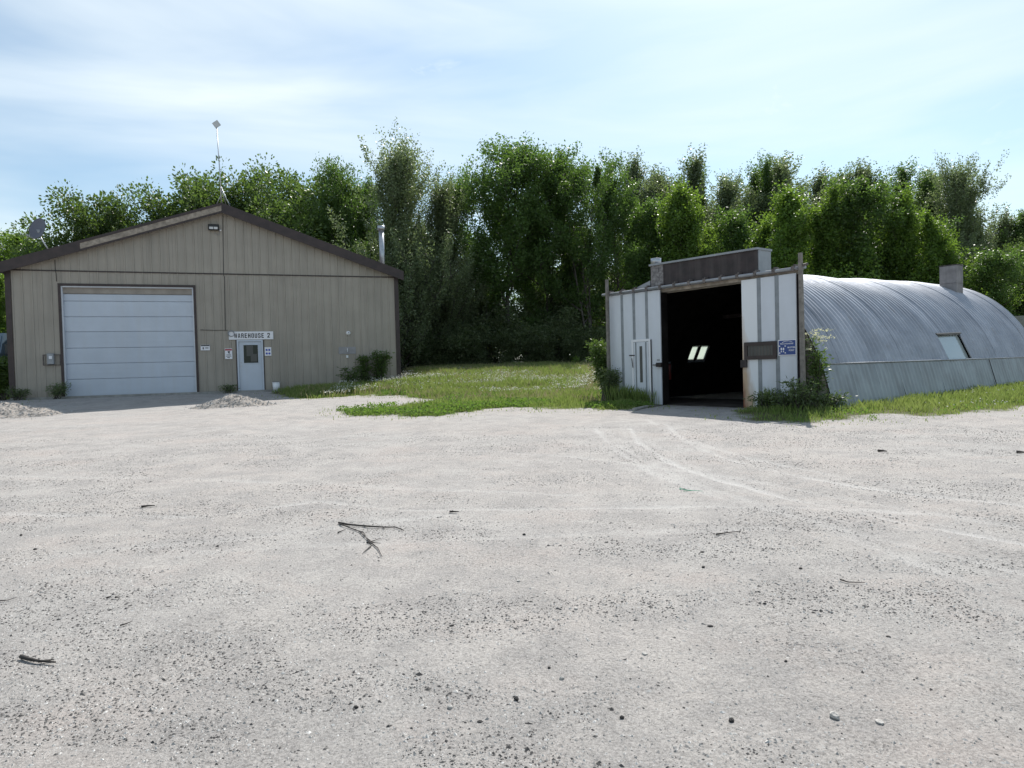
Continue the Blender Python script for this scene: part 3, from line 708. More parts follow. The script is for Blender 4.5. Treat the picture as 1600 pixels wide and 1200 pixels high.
# overhead door
od = obj('overhead_door', MB().box(dA, dB, .17, .19, .02, dTop), 'door_white', wh)
ys = [471, 495, 518, 543, 567, 590.7]
zs = [.03] + [WF.tz(200, y, .12)[1] for y in ys[::-1]] + [dTop - .28, dTop - .01]
for i in range(len(zs) - 1):
    z0, z1 = zs[i] + .006, zs[i + 1] - .006
    mb = MB(); m_ = (z1 - z0)
    if i < len(zs) - 2:
        mb.cbox(dA + .03, dB - .03, .12, .17, z0, z1, .012)
        for k in (1, 2):
            mb.box(dA + .05, dB - .05, .1165, .1225, z0 + m_ * k / 3 - .004, z0 + m_ * k / 3 + .004)
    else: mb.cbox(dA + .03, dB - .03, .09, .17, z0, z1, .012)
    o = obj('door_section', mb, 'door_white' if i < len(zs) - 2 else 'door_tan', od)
    if i == len(zs) - 2: o['label'] = 'tan top section of the overhead door'
obj('bottom_seal', MB().box(dA + .03, dB - .03, .115, .16, 0, .03), 'black', od)
fr = .09
obj('door_frame', MB().box(dA - fr, dA, -.05, .12, 0, dTop + fr).box(dB, dB + fr, -.05, .12, 0, dTop + fr).box(dA, dB, -.05, .12, dTop + .0, dTop + fr), 'brown', wh)
obj('door_stop', MB().box(dA, dA + .045, -.01, .115, 0, dTop).box(dB - .045, dB, -.01, .115, 0, dTop).box(dA + .045, dB - .045, -.01, .085, dTop - .045, dTop), 'white', wh)
# person door
pd = obj('entry_door', MB().box(pA + .07, pB - .07, .02, .065, .04, pTop - .07), 'door_white', wh)
wA, wB = WF.tz(381, 560)[0], WF.tz(403.5, 560)[0]; wz0, wz1 = WF.tz(392, 567)[1], WF.tz(392, 539)[1]
wf = obj('window', MB().box(wA, wB, .012, .0185, wz0, wz1), 'glass', pd)
t_ = .03
obj('window_frame', MB().box(wA - t_, wB + t_, .002, .018, wz0 - t_, wz0).box(wA - t_, wB + t_, .002, .018, wz1, wz1 + t_).box(wA - t_, wA, .002, .018, wz0, wz1).box(wB, wB + t_, .002, .018, wz0, wz1), 'door_white', pd)
# notices and papers taped inside the glass
obj('taped_paper', MB().box(wA + .11, wB - .19, .0085, .0115, wz0 + .28, wz1 - .02).box(wA + .26, wB - .05, .007, .0082, wz0 + .05, wz0 + .36), 'dullglass', pd, label='pale paper showing behind the door glass')
kx = WF.tz(377, 572)[0]; kz = WF.tz(377, 572)[1]
obj('door_knob', MB().tube([(kx, .02, kz), (kx, -.035, kz)], [.02, .03], 10).tube([(kx, .02, kz + .14), (kx, -.0, kz + .14)], .022, 10), 'galv', pd)
obj('entry_frame', MB().box(pA, pA + .065, -.03, .07, 0, pTop).box(pB - .065, pB, -.03, .07, 0, pTop).box(pA + .065, pB - .065, -.03, .07, pTop - .065, pTop), 'door_white', wh)
obj('entry_trim', MB().box(pA - .04, pA, -.035, -.0, 0, pTop + .0).box(pB, pB + .04, -.035, -.0, 0, pTop + .0), 'brown', wh)
obj('door_sill', MB().box(pA - .1, pB + .1, -.25, -.062, -.1, .03), 'concrete', wh)
# cables
cX = WF.tz(349, 420)[0]; sZ = WF.tz(355, 518)[1]
obj('cable', MB().tube([(tP + .03, -.028, roofz(tP) - FH), (cX, -.03, HT + .06), (cX + .0, -.05, HT - .02), (cX + .03, -.03, HT - .1), (WF.tz(352, 516)[0], -.03, sZ + .05)], .010, 5).tube([(WF.tz(313, 517)[0], -.03, sZ + .07), (WF.tz(335, 517.5)[0], -.03, sZ + .05), (WF.tz(356, 518)[0], -.03, sZ + .05)], .010, 5), 'black', wh)
a1 = WF.tz(86, 405)[0]
obj('cable', MB().tube([(a1, -.028, roofz(a1) - FH), (a1, -.03, HT + .06), (a1 + .01, -.052, HT + .01), (a1 + .02, -.03, HT - .1), (a1 + .03, -.03, dTop + .16)], .010, 5), 'black', wh)

def on_wall(fr_, px, py, dn=0.):
    t, z = fr_.tz(px, py, dn); return fr_.world(t, dn, z)
def sign(frm, px0, px1, py0, py1, dn, name, label, cat, face='signwhite', th=.015):
    t0, z0 = frm.tz(px0, (py0 + py1) / 2, dn); t1, _ = frm.tz(px1, (py0 + py1) / 2, dn)
    xm = (px0 + px1) / 2; _, za = frm.tz(xm, py1, dn); _, zb = frm.tz(xm, py0, dn)
    W_, H_ = t1 - t0, zb - za
    t = thing(name, label, cat, frm.world(t0, dn, za), frm.rz)
    obj('board', MB().cbox(0, W_, -th, 0, 0, H_, .004), face, t)
    return t, W_, H_
s1, W_, H_ = sign(WF, 357.5, 427, 518, 530.5, -.032, 'warehouse_sign', 'long white sign reading WAREHOUSE 2 in heavy black capitals over the entry door', 'sign')
GL = {'W': [[(-.12, 1), (.12, 1), (.32, 0), (.10, 0)], [(.42, 1), (.58, 1), (.32, 0), (.18, 0)], [(.42, 1), (.58, 1), (.82, 0), (.68, 0)], [(1.12, 1), (.88, 1), (.68, 0), (.90, 0)]],
      'A': [[(.30, 1), (.55, 1), (.28, 0), (0, 0)], [(.45, 1), (.70, 1), (1, 0), (.72, 0)], [(.25, .36), (.75, .36), (.75, .2), (.25, .2)]],
      'R': [[(0, 1), (.32, 1), (.32, 0), (0, 0)], [(.32, 1), (.85, 1), (.95, .82), (.32, .82)], [(.66, .83), (.96, .83), (.96, .55), (.66, .55)], [(.32, .58), (.92, .58), (.85, .42), (.32, .42)], [(.66, .43), (.96, .43), (.98, 0), (.66, 0)]],
      'E': [[(0, 1), (.36, 1), (.36, 0), (0, 0)], [(.36, 1), (.95, 1), (.95, .82), (.36, .82)], [(.36, .59), (.85, .59), (.85, .42), (.36, .42)], [(.36, .18), (.95, .18), (.95, 0), (.36, 0)]],
      'H': [[(0, 1), (.34, 1), (.34, 0), (0, 0)], [(.66, 1), (1, 1), (1, 0), (.66, 0)], [(.34, .60), (.66, .60), (.66, .42), (.34, .42)]],
      'O': [[(0, .9), (.34, .9), (.34, .1), (0, .1)], [(.66, .9), (1, .9), (1, .1), (.66, .1)], [(.14, 1), (.86, 1), (1, .88), (0, .88)], [(0, .12), (1, .12), (.86, 0), (.14, 0)]],
      'U': [[(0, 1), (.34, 1), (.34, .1), (0, .1)], [(.66, 1), (1, 1), (1, .1), (.66, .1)], [(0, .14), (1, .14), (.86, 0), (.14, 0)]],
      'S': [[(.12, 1), (.88, 1), (1, .82), (0, .82)], [(0, .84), (.34, .84), (.34, .56), (0, .52)], [(.0, .60), (.34, .60), (1, .42), (.66, .36)], [(.66, .46), (1, .46), (1, .16), (.66, .16)], [(0, .18), (1, .18), (.88, 0), (.12, 0)], [(0, .32), (.32, .32), (.32, .17), (0, .17)], [(.68, .83), (1, .83), (1, .68), (.68, .68)]],
      '2': [[(.12, 1), (.88, 1), (1, .82), (0, .82)], [(.66, .84), (1, .84), (1, .58), (.66, .58)], [(.66, .60), (1, .60), (.40, .17), (0, .17)], [(0, .18), (1, .18), (1, 0), (0, 0)], [(0, .83), (.32, .83), (.32, .68), (0, .68)]]}
def block(txt, x0, z0, wl_, h, y, gap=.36):
    m_ = MB(); n = len(txt); cw = wl_ / (n + gap * (n - 1))
    for i, c_ in enumerate(txt):
        for k_, q_ in enumerate(GL[c_]): m_.add([(x0 + i * cw * (1 + gap) + p_[0] * cw, y - k_ * .0004, z0 + p_[1] * h) for p_ in q_], [(0, 3, 2, 1)])
    return m_
obj('lettering', block('WAREHOUSE', W_ * .125, H_ * .20, W_ * .66, H_ * .58, -.018), 'ink', s1)
obj('lettering', block('2', W_ * .862, H_ * .22, W_ * .06, H_ * .58, -.018), 'ink', s1)
def ring(cx, cz, r, y, rr, k=20, a0=0, a1=6.283):
    return [(cx + r * math.cos(a0 + (a1 - a0) * i / k), y, cz + r * math.sin(a0 + (a1 - a0) * i / k)) for i in range(k + 1)]
cc = tag(obj('cable_coil', MB().tube(ring(0, 0, .12, 0, 0), .012, 5).tube(ring(.01, -.01, .105, -.015, 0), .010, 5), 'grey', None, loc=on_wall(WF, 361, 521, -.07)), 'small coil of dark cable hanging over the left end of the warehouse sign', 'cable coil')
cc.rotation_euler.z = WF.rz
# small notices
s2, W_, H_ = sign(WF, 313.5, 328, 539, 547.5, -.03, 'notice_sign', 'small white notice with dark header between the overhead door and the entry door', 'sign')
obj('printing', MB().box(.0 + .01, W_ - .01, -.0175, -.0155, H_ * .78, H_ * .97).box(W_ * .22, W_ * .34, -.0175, -.0155, H_ * .2, H_ * .6).box(W_ * .5, W_ * .85, -.0175, -.0155, H_ * .48, H_ * .56).box(W_ * .5, W_ * .85, -.0175, -.0155, H_ * .34, H_ * .40), 'ink', s2)
s3, W_, H_ = sign(WF, 351.5, 363, 544.5, 561, -.03, 'notice_sign', 'upright white notice with red header and black symbol left of the entry door', 'sign')
obj('header', MB().box(.01, W_ - .01, -.0175, -.0155, H_ * .80, H_ * .95), 'red', s3)
obj('printing', MB().add([(W_ * .36, -.0175, H_ * .74), (W_ * .72, -.0175, H_ * .74), (W_ * .6, -.0175, H_ * .55), (W_ * .78, -.0175, H_ * .48), (W_ * .52, -.0175, H_ * .52)], [(0, 1, 2, 4), (2, 3, 4)]).box(W_ * .2, W_ * .8, -.0175, -.0155, H_ * .36, H_ * .42).box(W_ * .12, W_ * .88, -.0175, -.0155, H_ * .24, H_ * .28).box(W_ * .3, W_ * .65, -.0175, -.0155, H_ * .12, H_ * .18), 'ink', s3)
s4, W_, H_ = sign(WF, 413.5, 424, 542.5, 556, -.03, 'safety_sign', 'upright white notice with four blue round symbols right of the entry door', 'sign')
mb = MB()
for ix in (.3, .7):
    for iz in (.27, .68):
        mb.tube([(W_ * ix, -.0155, H_ * iz), (W_ * ix, -.018, H_ * iz)], min(W_ * .165, .05), 14)
obj('printing', mb, 'bluep', s4)
# camera, patch, socket
cm = thing('security_camera', 'white dome security camera high on the wall right of the entry door', 'camera', on_wall(WF, 544, 520.5, -.03), WF.rz)
obj('housing', MB().tube([(0, .03, 0), (0, -.03, 0)], .09, 18).tube([(0, -.03, 0), (0, -.06, 0), (0, -.085, 0)], [.085, .075, .04], 18), 'bucket', cm)
obj('lens', MB().tube([(.01, -.085, .01), (.01, -.093, .01)], .022, 12), 'black', cm)
M['patchpaint'] = mat('grey_patch_paint', (.30, .29, .30), .6, 0, .1, 4, bump=.2)
s5, W_, H_ = sign(WF, 529, 556, 542, 553, -.026, 'patch_panel', 'faded grey patch panel on the wall below the white dome camera', 'panel', 'patchpaint', .006)
ob = thing('outlet_box', 'small white outlet box with short conduit just below the grey wall patch', 'outlet', on_wall(WF, 542.5, 557.5, -.03), WF.rz)
obj('box', MB().cbox(-.045, .045, -.05, 0, -.05, .06, .01), 'bucket', ob); obj('conduit', MB().tube([(.02, -.02, .2), (.02, -.02, .36)], .014, 8), 'bucket', ob)
# meter box
eb = thing('electrical_box', 'grey electrical box on a bracket left of the overhead door', 'electrical box', on_wall(WF, 80.5, 561, -.06), WF.rz)
obj('housing', MB().cbox(-.12, .10, -.13, 0, -.2, .2, .02), 'grey', eb)
obj('cover_plate', MB().box(-.05, .05, -.137, -.131, .0, .11), 'signwhite', eb)
obj('bracket', MB().box(-.28, .28, .0, .035, .14, .17).box(-.28, .28, .0, .035, -.24, -.21).box(-.28, -.255, .0, .035, -.21, .14).box(.255, .28, .0, .035, -.21, .14), 'rust', eb)
# floodlight
fl = thing('floodlight', 'black twin wall floodlight high under the gable peak', 'lamp', on_wall(WF, 334, 357, -.03), WF.rz)
obj('housing', MB().cbox(-.20, .20, -.18, -.05, -.09, .14, .02).box(-.05, .05, -.05, 0, -.05, .06), 'black', fl)
obj('lens', MB().box(-.15, -.012, -.186, -.181, -.06, .03), 'lamp', fl); obj('lens', MB().box(.012, .15, -.186, -.181, -.06, .03), 'lamp', fl)
obj('sensor', MB().tube([(.23, -.05, -.05), (.25, -.1, -.09)], [.03, .035], 8), 'bucket', fl)
obj('wire', MB().tube([(.2, -.02, -.08), (.22, -.03, -.2), (.14, -.03, -.27), (.05, -.03, -.22), (.03, -.02, -.12)], .008, 5), 'grey', fl)
# pail
p = ground(431.5, 608); t, d = WF.local(p.x, p.y); t = WF.tz(431.5, 600, -.28)[0]
bp_ = WF.world(t, -.28, 0); bp_.z = hz(bp_.x, bp_.y)
pl = thing('pail', 'white plastic pail on the ground right of the entry door', 'pail', bp_, 0)
obj('pail_body', MB().tube([(0, 0, 0), (0, 0, .38)], [.125, .15], 20).tube([(0, 0, .36), (0, 0, .385)], .158, 20), 'bucket', pl)
obj('rim', MB().tube([(0, 0, .386), (0, 0, .40)], .145, 20), 'black', pl)
# rooftop mast
mb_ = WF.world(tP, -.1, roofz(tP) + .05)
mast = thing('antenna_mast', 'thin pale mast with small square antenna on the roof ridge', 'antenna', mb_, WF.rz)
mh = WF.tz(343, 196, -.1)[1] - roofz(tP) - .05
obj('pole', MB().tube([(0, 0, 0), (-.02, 0, mh * .4), (-.08, 0, mh)], [.024, .022, .016], 8), 'galv', mast)
sx_ = .27
d_ = math.cos(math.radians(45)) * .30 * .7
ac = Vector((-.08, 0, mh + .04)); qa, qb = Vector((.095, 0, .075)), Vector((.065, 0, -.09)); yo = Vector((0, .025, 0))
pa_ = [ac - qa - qb * .0 - qb, ac + qa - qb, ac + qa + qb, ac - qa + qb]
obj('antenna_panel', MB().hexa([p_ * 1 - yo for p_ in pa_], [p_ * 1 + yo for p_ in pa_]), 'antenna', mast)
obj('strut', MB().tube([(0, 0, mh * .22), (.32, .0, -.12)], .014, 6), 'galv', mast); obj('strut', MB().tube([(0, 0, mh * .12), (-.25, .3, -.06)], .014, 6), 'galv', mast)
obj('strut', MB().tube([(0, 0, mh * .2), (.2, .5, -.1)], .014, 6), 'galv', mast)
# satellite dish
dt, dz = WF.tz(58, 357, .3); dc = WF.world(dt, .3, dz)
sd = thing('satellite_dish', 'grey satellite dish standing on the left eave of the warehouse', 'satellite dish', dc, WF.rz)
vs, fs = [], []; nr, na = 6, 28
ax = Vector((.50, .80, -.25)).normalized(); e1 = ax.cross(Vector((0, 0, 1))).normalized(); e2 = e1.cross(ax)
for side in (0, 1):
    for i in range(nr + 1):
        for j in range(na):
            r0 = i / nr; a = 6.2832 * j / na
            vs.append(e1 * (.36 * r0 * math.cos(a)) + e2 * (.42 * r0 * math.sin(a)) + ax * (.085 * (1 - r0 * r0) + side * .012))
off = (nr + 1) * na
for s_ in (0, 1):
    for i in range(nr):
        for j in range(na): fs.append(tuple(s_ * off + k for k in (i * na + j, i * na + (j + 1) % na, (i + 1) * na + (j + 1) % na, (i + 1) * na + j)))
for j in range(na): fs.append((nr * na + j, nr * na + (j + 1) % na, off + nr * na + (j + 1) % na, off + nr * na + j))
obj('reflector', MB().add(vs, fs, True), 'dish', sd)
ft, fz_ = WF.tz(79, 388, .3); base = (ft - dt, 0, roofz(ft) - dz)
bk = Vector(e2) * -.18 + ax * .16
obj('mounting_arm', MB().tube([bk, (.12, .02, -.38), base], .024, 8), 'galv', sd)
obj('bracket', MB().tube([ax * .09, bk], [.09, .06], 8).tube([bk + Vector((-.06, 0, -.02)), bk + Vector((.07, 0, .03))], .06, 8), 'grey', sd)
obj('feed_arm', MB().tube([e2 * -.40 + ax * .02, e2 * -.46 - ax * .25], .014, 6).tube([e2 * -.46 - ax * .25, e2 * -.40 - ax * .34], .03, 8), 'grey', sd)

# ================================================================== QUONSET
qh = thing('quonset_hut', 'long corrugated metal vault shed with white sliding doors standing open', 'shed', QF.o, QF.rz)
TC, HW, ZC = 3.02, 3.70, -.45
def qtop(d): return 3.62 + .016 * d + .07 * math.sin(max(0, (d - 7)) * .35) + .015 * math.sin(d * 1.7)
def qprof(d, z=None, a=None, inset=0.):
    R_ = qtop(d) - ZC; sx = HW / math.sqrt(R_ * R_ - ZC * ZC)
    if z is not None: a = math.asin((z - ZC) / R_)
    return TC + (R_ - inset) * sx * math.cos(a), ZC + (R_ - inset) * math.sin(a)
Y0 = .26
def hit_arch(px, py, far=False):
    d = ray(px, py); o = Vector((0, 0, EYE)); last = None; hits = []
    for i in range(2000):
        s_ = 12 + i * .01; p = o + d * s_; t, dn = QF.local(p.x, p.y); z = p.z - QF.o.z
        R_ = qtop(dn) - ZC; sx = HW / math.sqrt(R_ * R_ - ZC * ZC)
        ins = ((t - TC) / sx) ** 2 + (z - ZC) ** 2 < R_ * R_ and dn > Y0 and z > 0
        if last is not None and ins != last: hits.append((dn, math.atan2(z - ZC, (t - TC) / sx), z, t))
        last = ins
    return (hits[-1] if far else hits[0]) if hits else None
hA, hB, hC = hit_arch(1462, 524), hit_arch(1499, 524), hit_arch(1500, 559)
if hA and hB and hC: WR = (hA[0], hB[0], hC[1], hA[1])
else: WR = (9.2, 10.6, .40, .62)
h1, h2, h3 = hit_arch(1078, 540, True), hit_arch(1107, 540, True), hit_arch(1071, 562, True)
WL = (5.2, 6.6, 2.35, 2.6)
if h1 and h2 and h3: WL = (min(h1[0], h2[0]), max(h1[0], h2[0]), min(h1[1], h3[1]), max(h1[1], h3[1]))
print('window right', WR, 'window left', WL, [h1, h2, h3])
ZCR = 1.0
SW = .80; nS = int(round((Q_LEN - Y0) / SW)); SW = (Q_LEN - Y0) / nS; NR = 4; SUB = 8
def acre(d): return math.asin((ZCR - ZC) / (qtop(d) - ZC))
for i in range(nS):
    ds = [Y0 + i * SW + SW * k / (NR * SUB) for k in range(NR * SUB + 1)]; NA = 36
    vs, fs = [], []
    for k, d in enumerate(ds):
        am = acre(d)
        c = math.cos(2 * math.pi * k / SUB) * .032 + (.006 if k == 0 and i % 4 == 1 else 0)
        for j in range(NA + 1):
            a = am + (math.pi - 2 * am) * j / NA
            fade = min(1, .35 + max(0, (math.sin(a) - .30)) * 3.0)
            x, z = qprof(d, a=a, inset=-c * fade + .01 * math.sin(d * 2.1 + a * 5)); vs.append((x, d, z))
    for k in range(NR * SUB):
        for j in range(NA):
            dm = (ds[k] + ds[k + 1]) / 2; am = acre(dm); a = am + (math.pi - 2 * am) * (j + .5) / NA
            if WR[0] < dm < WR[1] and WR[2] - .02 < a < WR[3]: continue
            if WL[0] < dm < WL[1] and WL[2] < a < WL[3] + .0: continue
            fs.append((k * (NA + 1) + j, (k + 1) * (NA + 1) + j, (k + 1) * (NA + 1) + j + 1, k * (NA + 1) + j + 1))
    obj('roof_sheet', MB().add(vs, [f[::-1] for f in fs], True), 'galvsheet', qh)
# lower wall sheets both sides, hung slightly outside the vault with uneven bottoms
nL = 12; lw = (Q_LEN - Y0) / nL; rr = random.Random(9)
for side in (1, -1):
    for i in range(nL):
        vs, fs = [], []; y0 = Y0 + i * lw; n_ = 24; dz0 = rr.uniform(-.04, .05); off = 0; out = .02
        for k in range(n_ + 1):
            d = y0 + (lw - .004) * k / n_; c = math.cos(2 * math.pi * k / 4) * .008
            xt, _ = qprof(d, z=ZCR + .03); xb = TC + HW + .05 + out
            for z, x in ((ZCR + .03, xt + .025), (.5, (xt + xb) / 2 + .02), (dz0, xb)):
                x += off + c; vs.append((x if side > 0 else 2 * TC - x, d, z))
        for k in range(n_):
            for j in (0, 1): fs.append((k * 3 + j, k * 3 + j + 1, (k + 1) * 3 + j + 1, (k + 1) * 3 + j))
        obj('wall_sheet', MB().add(vs, fs, True), 'lowsheet', qh)
ft_ = MB().tube([(qprof(d, z=ZCR + .03)[0] + .035, d, ZCR + .035) for d in (Y0, 4, 8, 12, Q_LEN)], .02, 6)
obj('joint_flashing', ft_, 'grey', qh)
bY = Y0 + lw * 8.05
xt, _ = qprof(bY, z=ZCR); obj('corner_flashing', MB().tube([(xt + .05, bY, ZCR), (TC + HW + .10, bY, 0)], .012, 6), 'black', qh)
# added lining, interior shade put into its near-black colour; same two openings
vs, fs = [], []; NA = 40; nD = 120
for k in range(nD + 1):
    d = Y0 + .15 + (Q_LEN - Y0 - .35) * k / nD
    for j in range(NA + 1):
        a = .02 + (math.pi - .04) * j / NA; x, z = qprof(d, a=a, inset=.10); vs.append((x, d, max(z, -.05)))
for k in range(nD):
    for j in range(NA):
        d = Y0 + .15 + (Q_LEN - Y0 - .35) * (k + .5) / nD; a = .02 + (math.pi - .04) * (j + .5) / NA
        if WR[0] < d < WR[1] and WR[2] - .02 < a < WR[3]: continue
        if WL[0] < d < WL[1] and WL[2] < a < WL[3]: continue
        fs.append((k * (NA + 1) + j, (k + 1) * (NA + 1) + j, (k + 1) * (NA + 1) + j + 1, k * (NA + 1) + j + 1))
obj('shade_lining', MB().add(vs, fs), 'liner', qh)
# right window: flat pane in a frame
def qpt(d, a, inset=0.):
    x, z = qprof(d, a=a, inset=inset); return Vector((x, d, z))
def pane(w_, inset, shrink=0., d0=None, d1=None):
    a0, a1 = w_[2], w_[3]; d0 = w_[0] if d0 is None else d0; d1 = w_[1] if d1 is None else d1
    return [qpt(d0, a0, inset), qpt(d1, a0, inset), qpt(d1, a1, inset), qpt(d0, a1, inset)]
wrr = (WR[0] - .0, WR[1] + .0, WR[2] - .02, WR[3])
q1, q2 = pane(wrr, .05), pane(wrr, .065)
wn_ = obj('side_window', MB().hexa(q1, q2), glass('window_pane_reflecting', (.34, .38, .37), .10, 1.), qh, label='tilted glass window let into the curved side near the chimney')
fl_ = MB()
def rim(w_, r0):
    c = pane(w_, -.015); mbb = MB()
    for i in range(4): mbb.tube([c[i], c[(i + 1) % 4]], r0, 6)
    return mbb
obj('window_frame', rim(wrr, .018), 'grey', wn_)
obj('head_flashing', MB().hexa([qpt(WR[0] - .05, WR[3] - .005, -.06), qpt(WR[1] + .05, WR[3] - .005, -.06), qpt(WR[1] + .05, WR[3] + .004, -.02), qpt(WR[0] - .05, WR[3] + .004, -.02)],
    [qpt(WR[0] - .05, WR[3] + .0, -.075), qpt(WR[1] + .05, WR[3] + .0, -.075), qpt(WR[1] + .05, WR[3] + .012, -.045), qpt(WR[0] - .05, WR[3] + .012, -.045)]), 'black', wn_)
# left window, milky plastic, two panes
dm = (WL[0] + WL[1]) / 2; bar = (WL[1] - WL[0]) * .07
lwn = obj('back_window', rim(WL, .03), 'black', qh, label='bright two pane window in the far curved wall seen through the doorway')
obj('pane', MB().hexa(pane(WL, .01, d1=dm - bar), pane(WL, .02, d1=dm - bar)), 'milky', lwn)
obj('pane', MB().hexa(pane(WL, .01, d0=dm + bar), pane(WL, .02, d0=dm + bar)), 'milky', lwn)
obj('mullion', MB().hexa(pane(WL, -.01, d0=dm - bar, d1=dm + bar), pane(WL, .05, d0=dm - bar, d1=dm + bar)), 'black', lwn)
# floor and rear wall
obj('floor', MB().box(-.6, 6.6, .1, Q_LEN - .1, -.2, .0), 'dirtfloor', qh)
def endwall(y0, y1, hole=None, ins=.03):
    mbb = MB(); n_ = 60; xs = [TC - HW + ins + (2 * HW - 2 * ins) * i / n_ for i in range(n_ + 1)]
    if hole: xs = sorted(set(xs + [hole[0], hole[1]]))
    R_ = qtop(y0) - ZC; sx = HW / math.sqrt(R_ * R_ - ZC * ZC)
    def zt(x): return max(.0, ZC + math.sqrt(max(0, (R_ - ins) ** 2 - ((x - TC) / sx) ** 2)))
    for a, b in zip(xs[:-1], xs[1:]):
        if b - a < 1e-4: continue
        zb = -.1
        if hole and hole[0] < (a + b) / 2 < hole[1]: zb = hole[2]
        if zt(a) <= zb or zt(b) <= zb: continue
        mbb.hexa([(a, y0, zb), (b, y0, zb), (b, y1, zb), (a, y1, zb)], [(a, y0, zt(a)), (b, y0, zt(b)), (b, y1, zt(b)), (a, y1, zt(a))])
    return mbb
oL, oR = QF.tz(1036, 540)[0], QF.tz(1161, 540)[0]; oT = QF.tz(1100, 446, .3)[1]
oT = 3.12
obj('rear_wall', endwall(Q_LEN - .2, Q_LEN - .05), 'block', qh)
obj('front_wall', endwall(Y0 + .0, Y0 + .10, (oL - .7, oR + .7, oT)), 'block', qh, label='beige end wall closing the vault beside the doors')
# block courses on the low right part of the front wall
for r0 in range(5):
    for c0 in range(2):
        xA = 5.95 + c0 * .405 + (.2 if r0 % 2 else 0); 
        if xA + .395 > TC + HW - .06 - r0 * .03: continue
        obj('block', MB().cbox(xA, xA + .395, Y0 - .03, Y0 - .002, r0 * .2 + .002, r0 * .2 + .19, .008), 'block', qh)
# portal: header, side returns, flat roof behind the rail
zR = 3.20
obj('header', MB().box(-.05, QF.w + .05, .04, .16, 3.13, zR + .02), 'wood', qh)
obj('portal_wall', MB().box(-.03, oL - .1, .06, .14, 0, 3.125).box(oR + .1, QF.w + .03, .06, .14, 0, 3.125), 'tar', qh)
obj('portal_return', MB().box(QF.w + .03, QF.w + .08, .0, .13, 0, 3.12), 'tar', qh, label='dark maroon side return beside the right sliding door')
obj('portal_return', MB().box(-.08, -.03, .0, Y0, 0, 3.12), 'tar', qh)
obj('portal_roof', MB().box(-.08, QF.w + .05, .0, .20, zR + .021, zR + .05), 'grey', qh)
obj('door_jamb', MB().box(oL - .10, oL - .03, -.0, .25, 0, 3.12), 'liner', qh); obj('door_jamb', MB().box(oR, oR + .10, .0, .25, 0, 3.12), 'liner', qh)  # jambs take the same near-black that stands for interior shade
# parapet
bA = QF.tz(1017, 430, 0)[0]; bB = QF.tz(1183, 410, 0)[0]; zb0 = zR + .075; zL = QF.tz(1017, 416, 0)[1]; zRt = QF.tz(1183, 390, 0)[1]
pr = obj('parapet', MB().hexa([(bA + .45, .0, zb0), (bB, .0, zb0), (bB, .03, zb0), (bA + .45, .03, zb0)], [(bA + .45, .0, zL), (bB, .0, zRt), (bB, .03, zRt), (bA + .45, .03, zL)]), 'tar', qh)
obj('peeling_board', MB().hexa([(bA, .0, zb0), (bA + .448, .0, zb0), (bA + .448, .03, zb0), (bA, .03, zb0)], [(bA, .0, zL), (bA + .448, .0, zL), (bA + .448, .03, zL), (bA, .03, zL)]), 'peel', pr)
obj('parapet_side', MB().hexa([(bB - .02, .032, zb0 - .05), (bB + .02, .032, zb0 - .05), (bB + .02, .55, zb0 - .05), (bB - .02, .55, zb0 - .05)], [(bB - .02, .032, zRt), (bB + .02, .032, zRt), (bB + .02, .55, zRt), (bB - .02, .55, zRt)]).box(bA, bB, .5, .55, zb0, zL - .02), 'grey', pr)
obj('coping', MB().hexa([(bA - .03, -.05, zL), (bB + .04, -.05, zRt), (bB + .04, .58, zRt), (bA - .03, .58, zL)], [(bA - .03, -.05, zL + .05), (bB + .04, -.05, zRt + .05), (bB + .04, .58, zRt + .05), (bA - .03, .58, zL + .05)]), 'grey', pr)
vt = QF.tz(1025, 412, .35)[0]
obj('roof_vent', MB().tube([(vt, .35, zR + .1), (vt, .35, zL + .09)], .12, 16).tube([(vt, .35, zL + .1), (vt, .35, zL + .26)], .15, 16), 'galv', qh)
obj('flashing_wedge', MB().hexa([(bA - .9, .0, zR + .062), (bA - .035, .0, zR + .062), (bA - .035, .3, zR + .062), (bA - .9, .3, zR + .062)], [(bA - .9, .0, zR + .07), (bA - .035, .0, zR + .30), (bA - .035, .3, zR + .30), (bA - .9, .3, zR + .07)]), 'grey', qh)
# track rail and hangers
tl, zl = QF.tz(943, 461, -.12); tr_, zr_ = QF.tz(1256, 417.5, -.12)
obj('track_rail', MB().tube([(tl - .05, -.12, zl), (tr_ + .04, -.12, zr_)], .038, 10), 'grey', qh)
for i in range(13):
    k = (i + .5) / 13; x = tl + (tr_ - tl) * k; z = zl + (zr_ - zl) * k
    obj('rail_bracket', MB().box(x - .025, x + .025, -.105, .035, z - .02, z + .10).box(x - .04, x + .04, -.165, -.105, z - .05, z + .06), 'rust', qh)
# posts
def post(px_t, py_t, px_b, py_b, dn, r, nm):
    t0, z0 = QF.tz(px_b, py_b, dn); t1, z1 = QF.tz(px_t, py_t, dn); k = (0 - z0) / (z1 - z0); tb = t0 + (t1 - t0) * k
    mbb = MB().hexa([(tb - r, dn - r, -.1), (tb + r, dn - r, -.1), (tb + r, dn + r, -.1), (tb - r, dn + r, -.1)], [(t1 - r * .8, dn - r * .8, z1), (t1 + r * .8, dn - r * .8, z1), (t1 + r * .8, dn + r * .8, z1), (t1 - r * .8, dn + r * .8, z1)])
    return obj(nm, mbb, 'post', qh)
post(1250.5, 395, 1255, 600, -.20, .045, 'timber_post'); post(948, 437, 951, 560, -.20, .045, 'timber_post')
obj('cross_arm', MB().tube([(tr_ - .1, -.16, zr_ + .03), (tr_ + .12, -.16, zr_ + .06)], .03, 6), 'rust', qh)
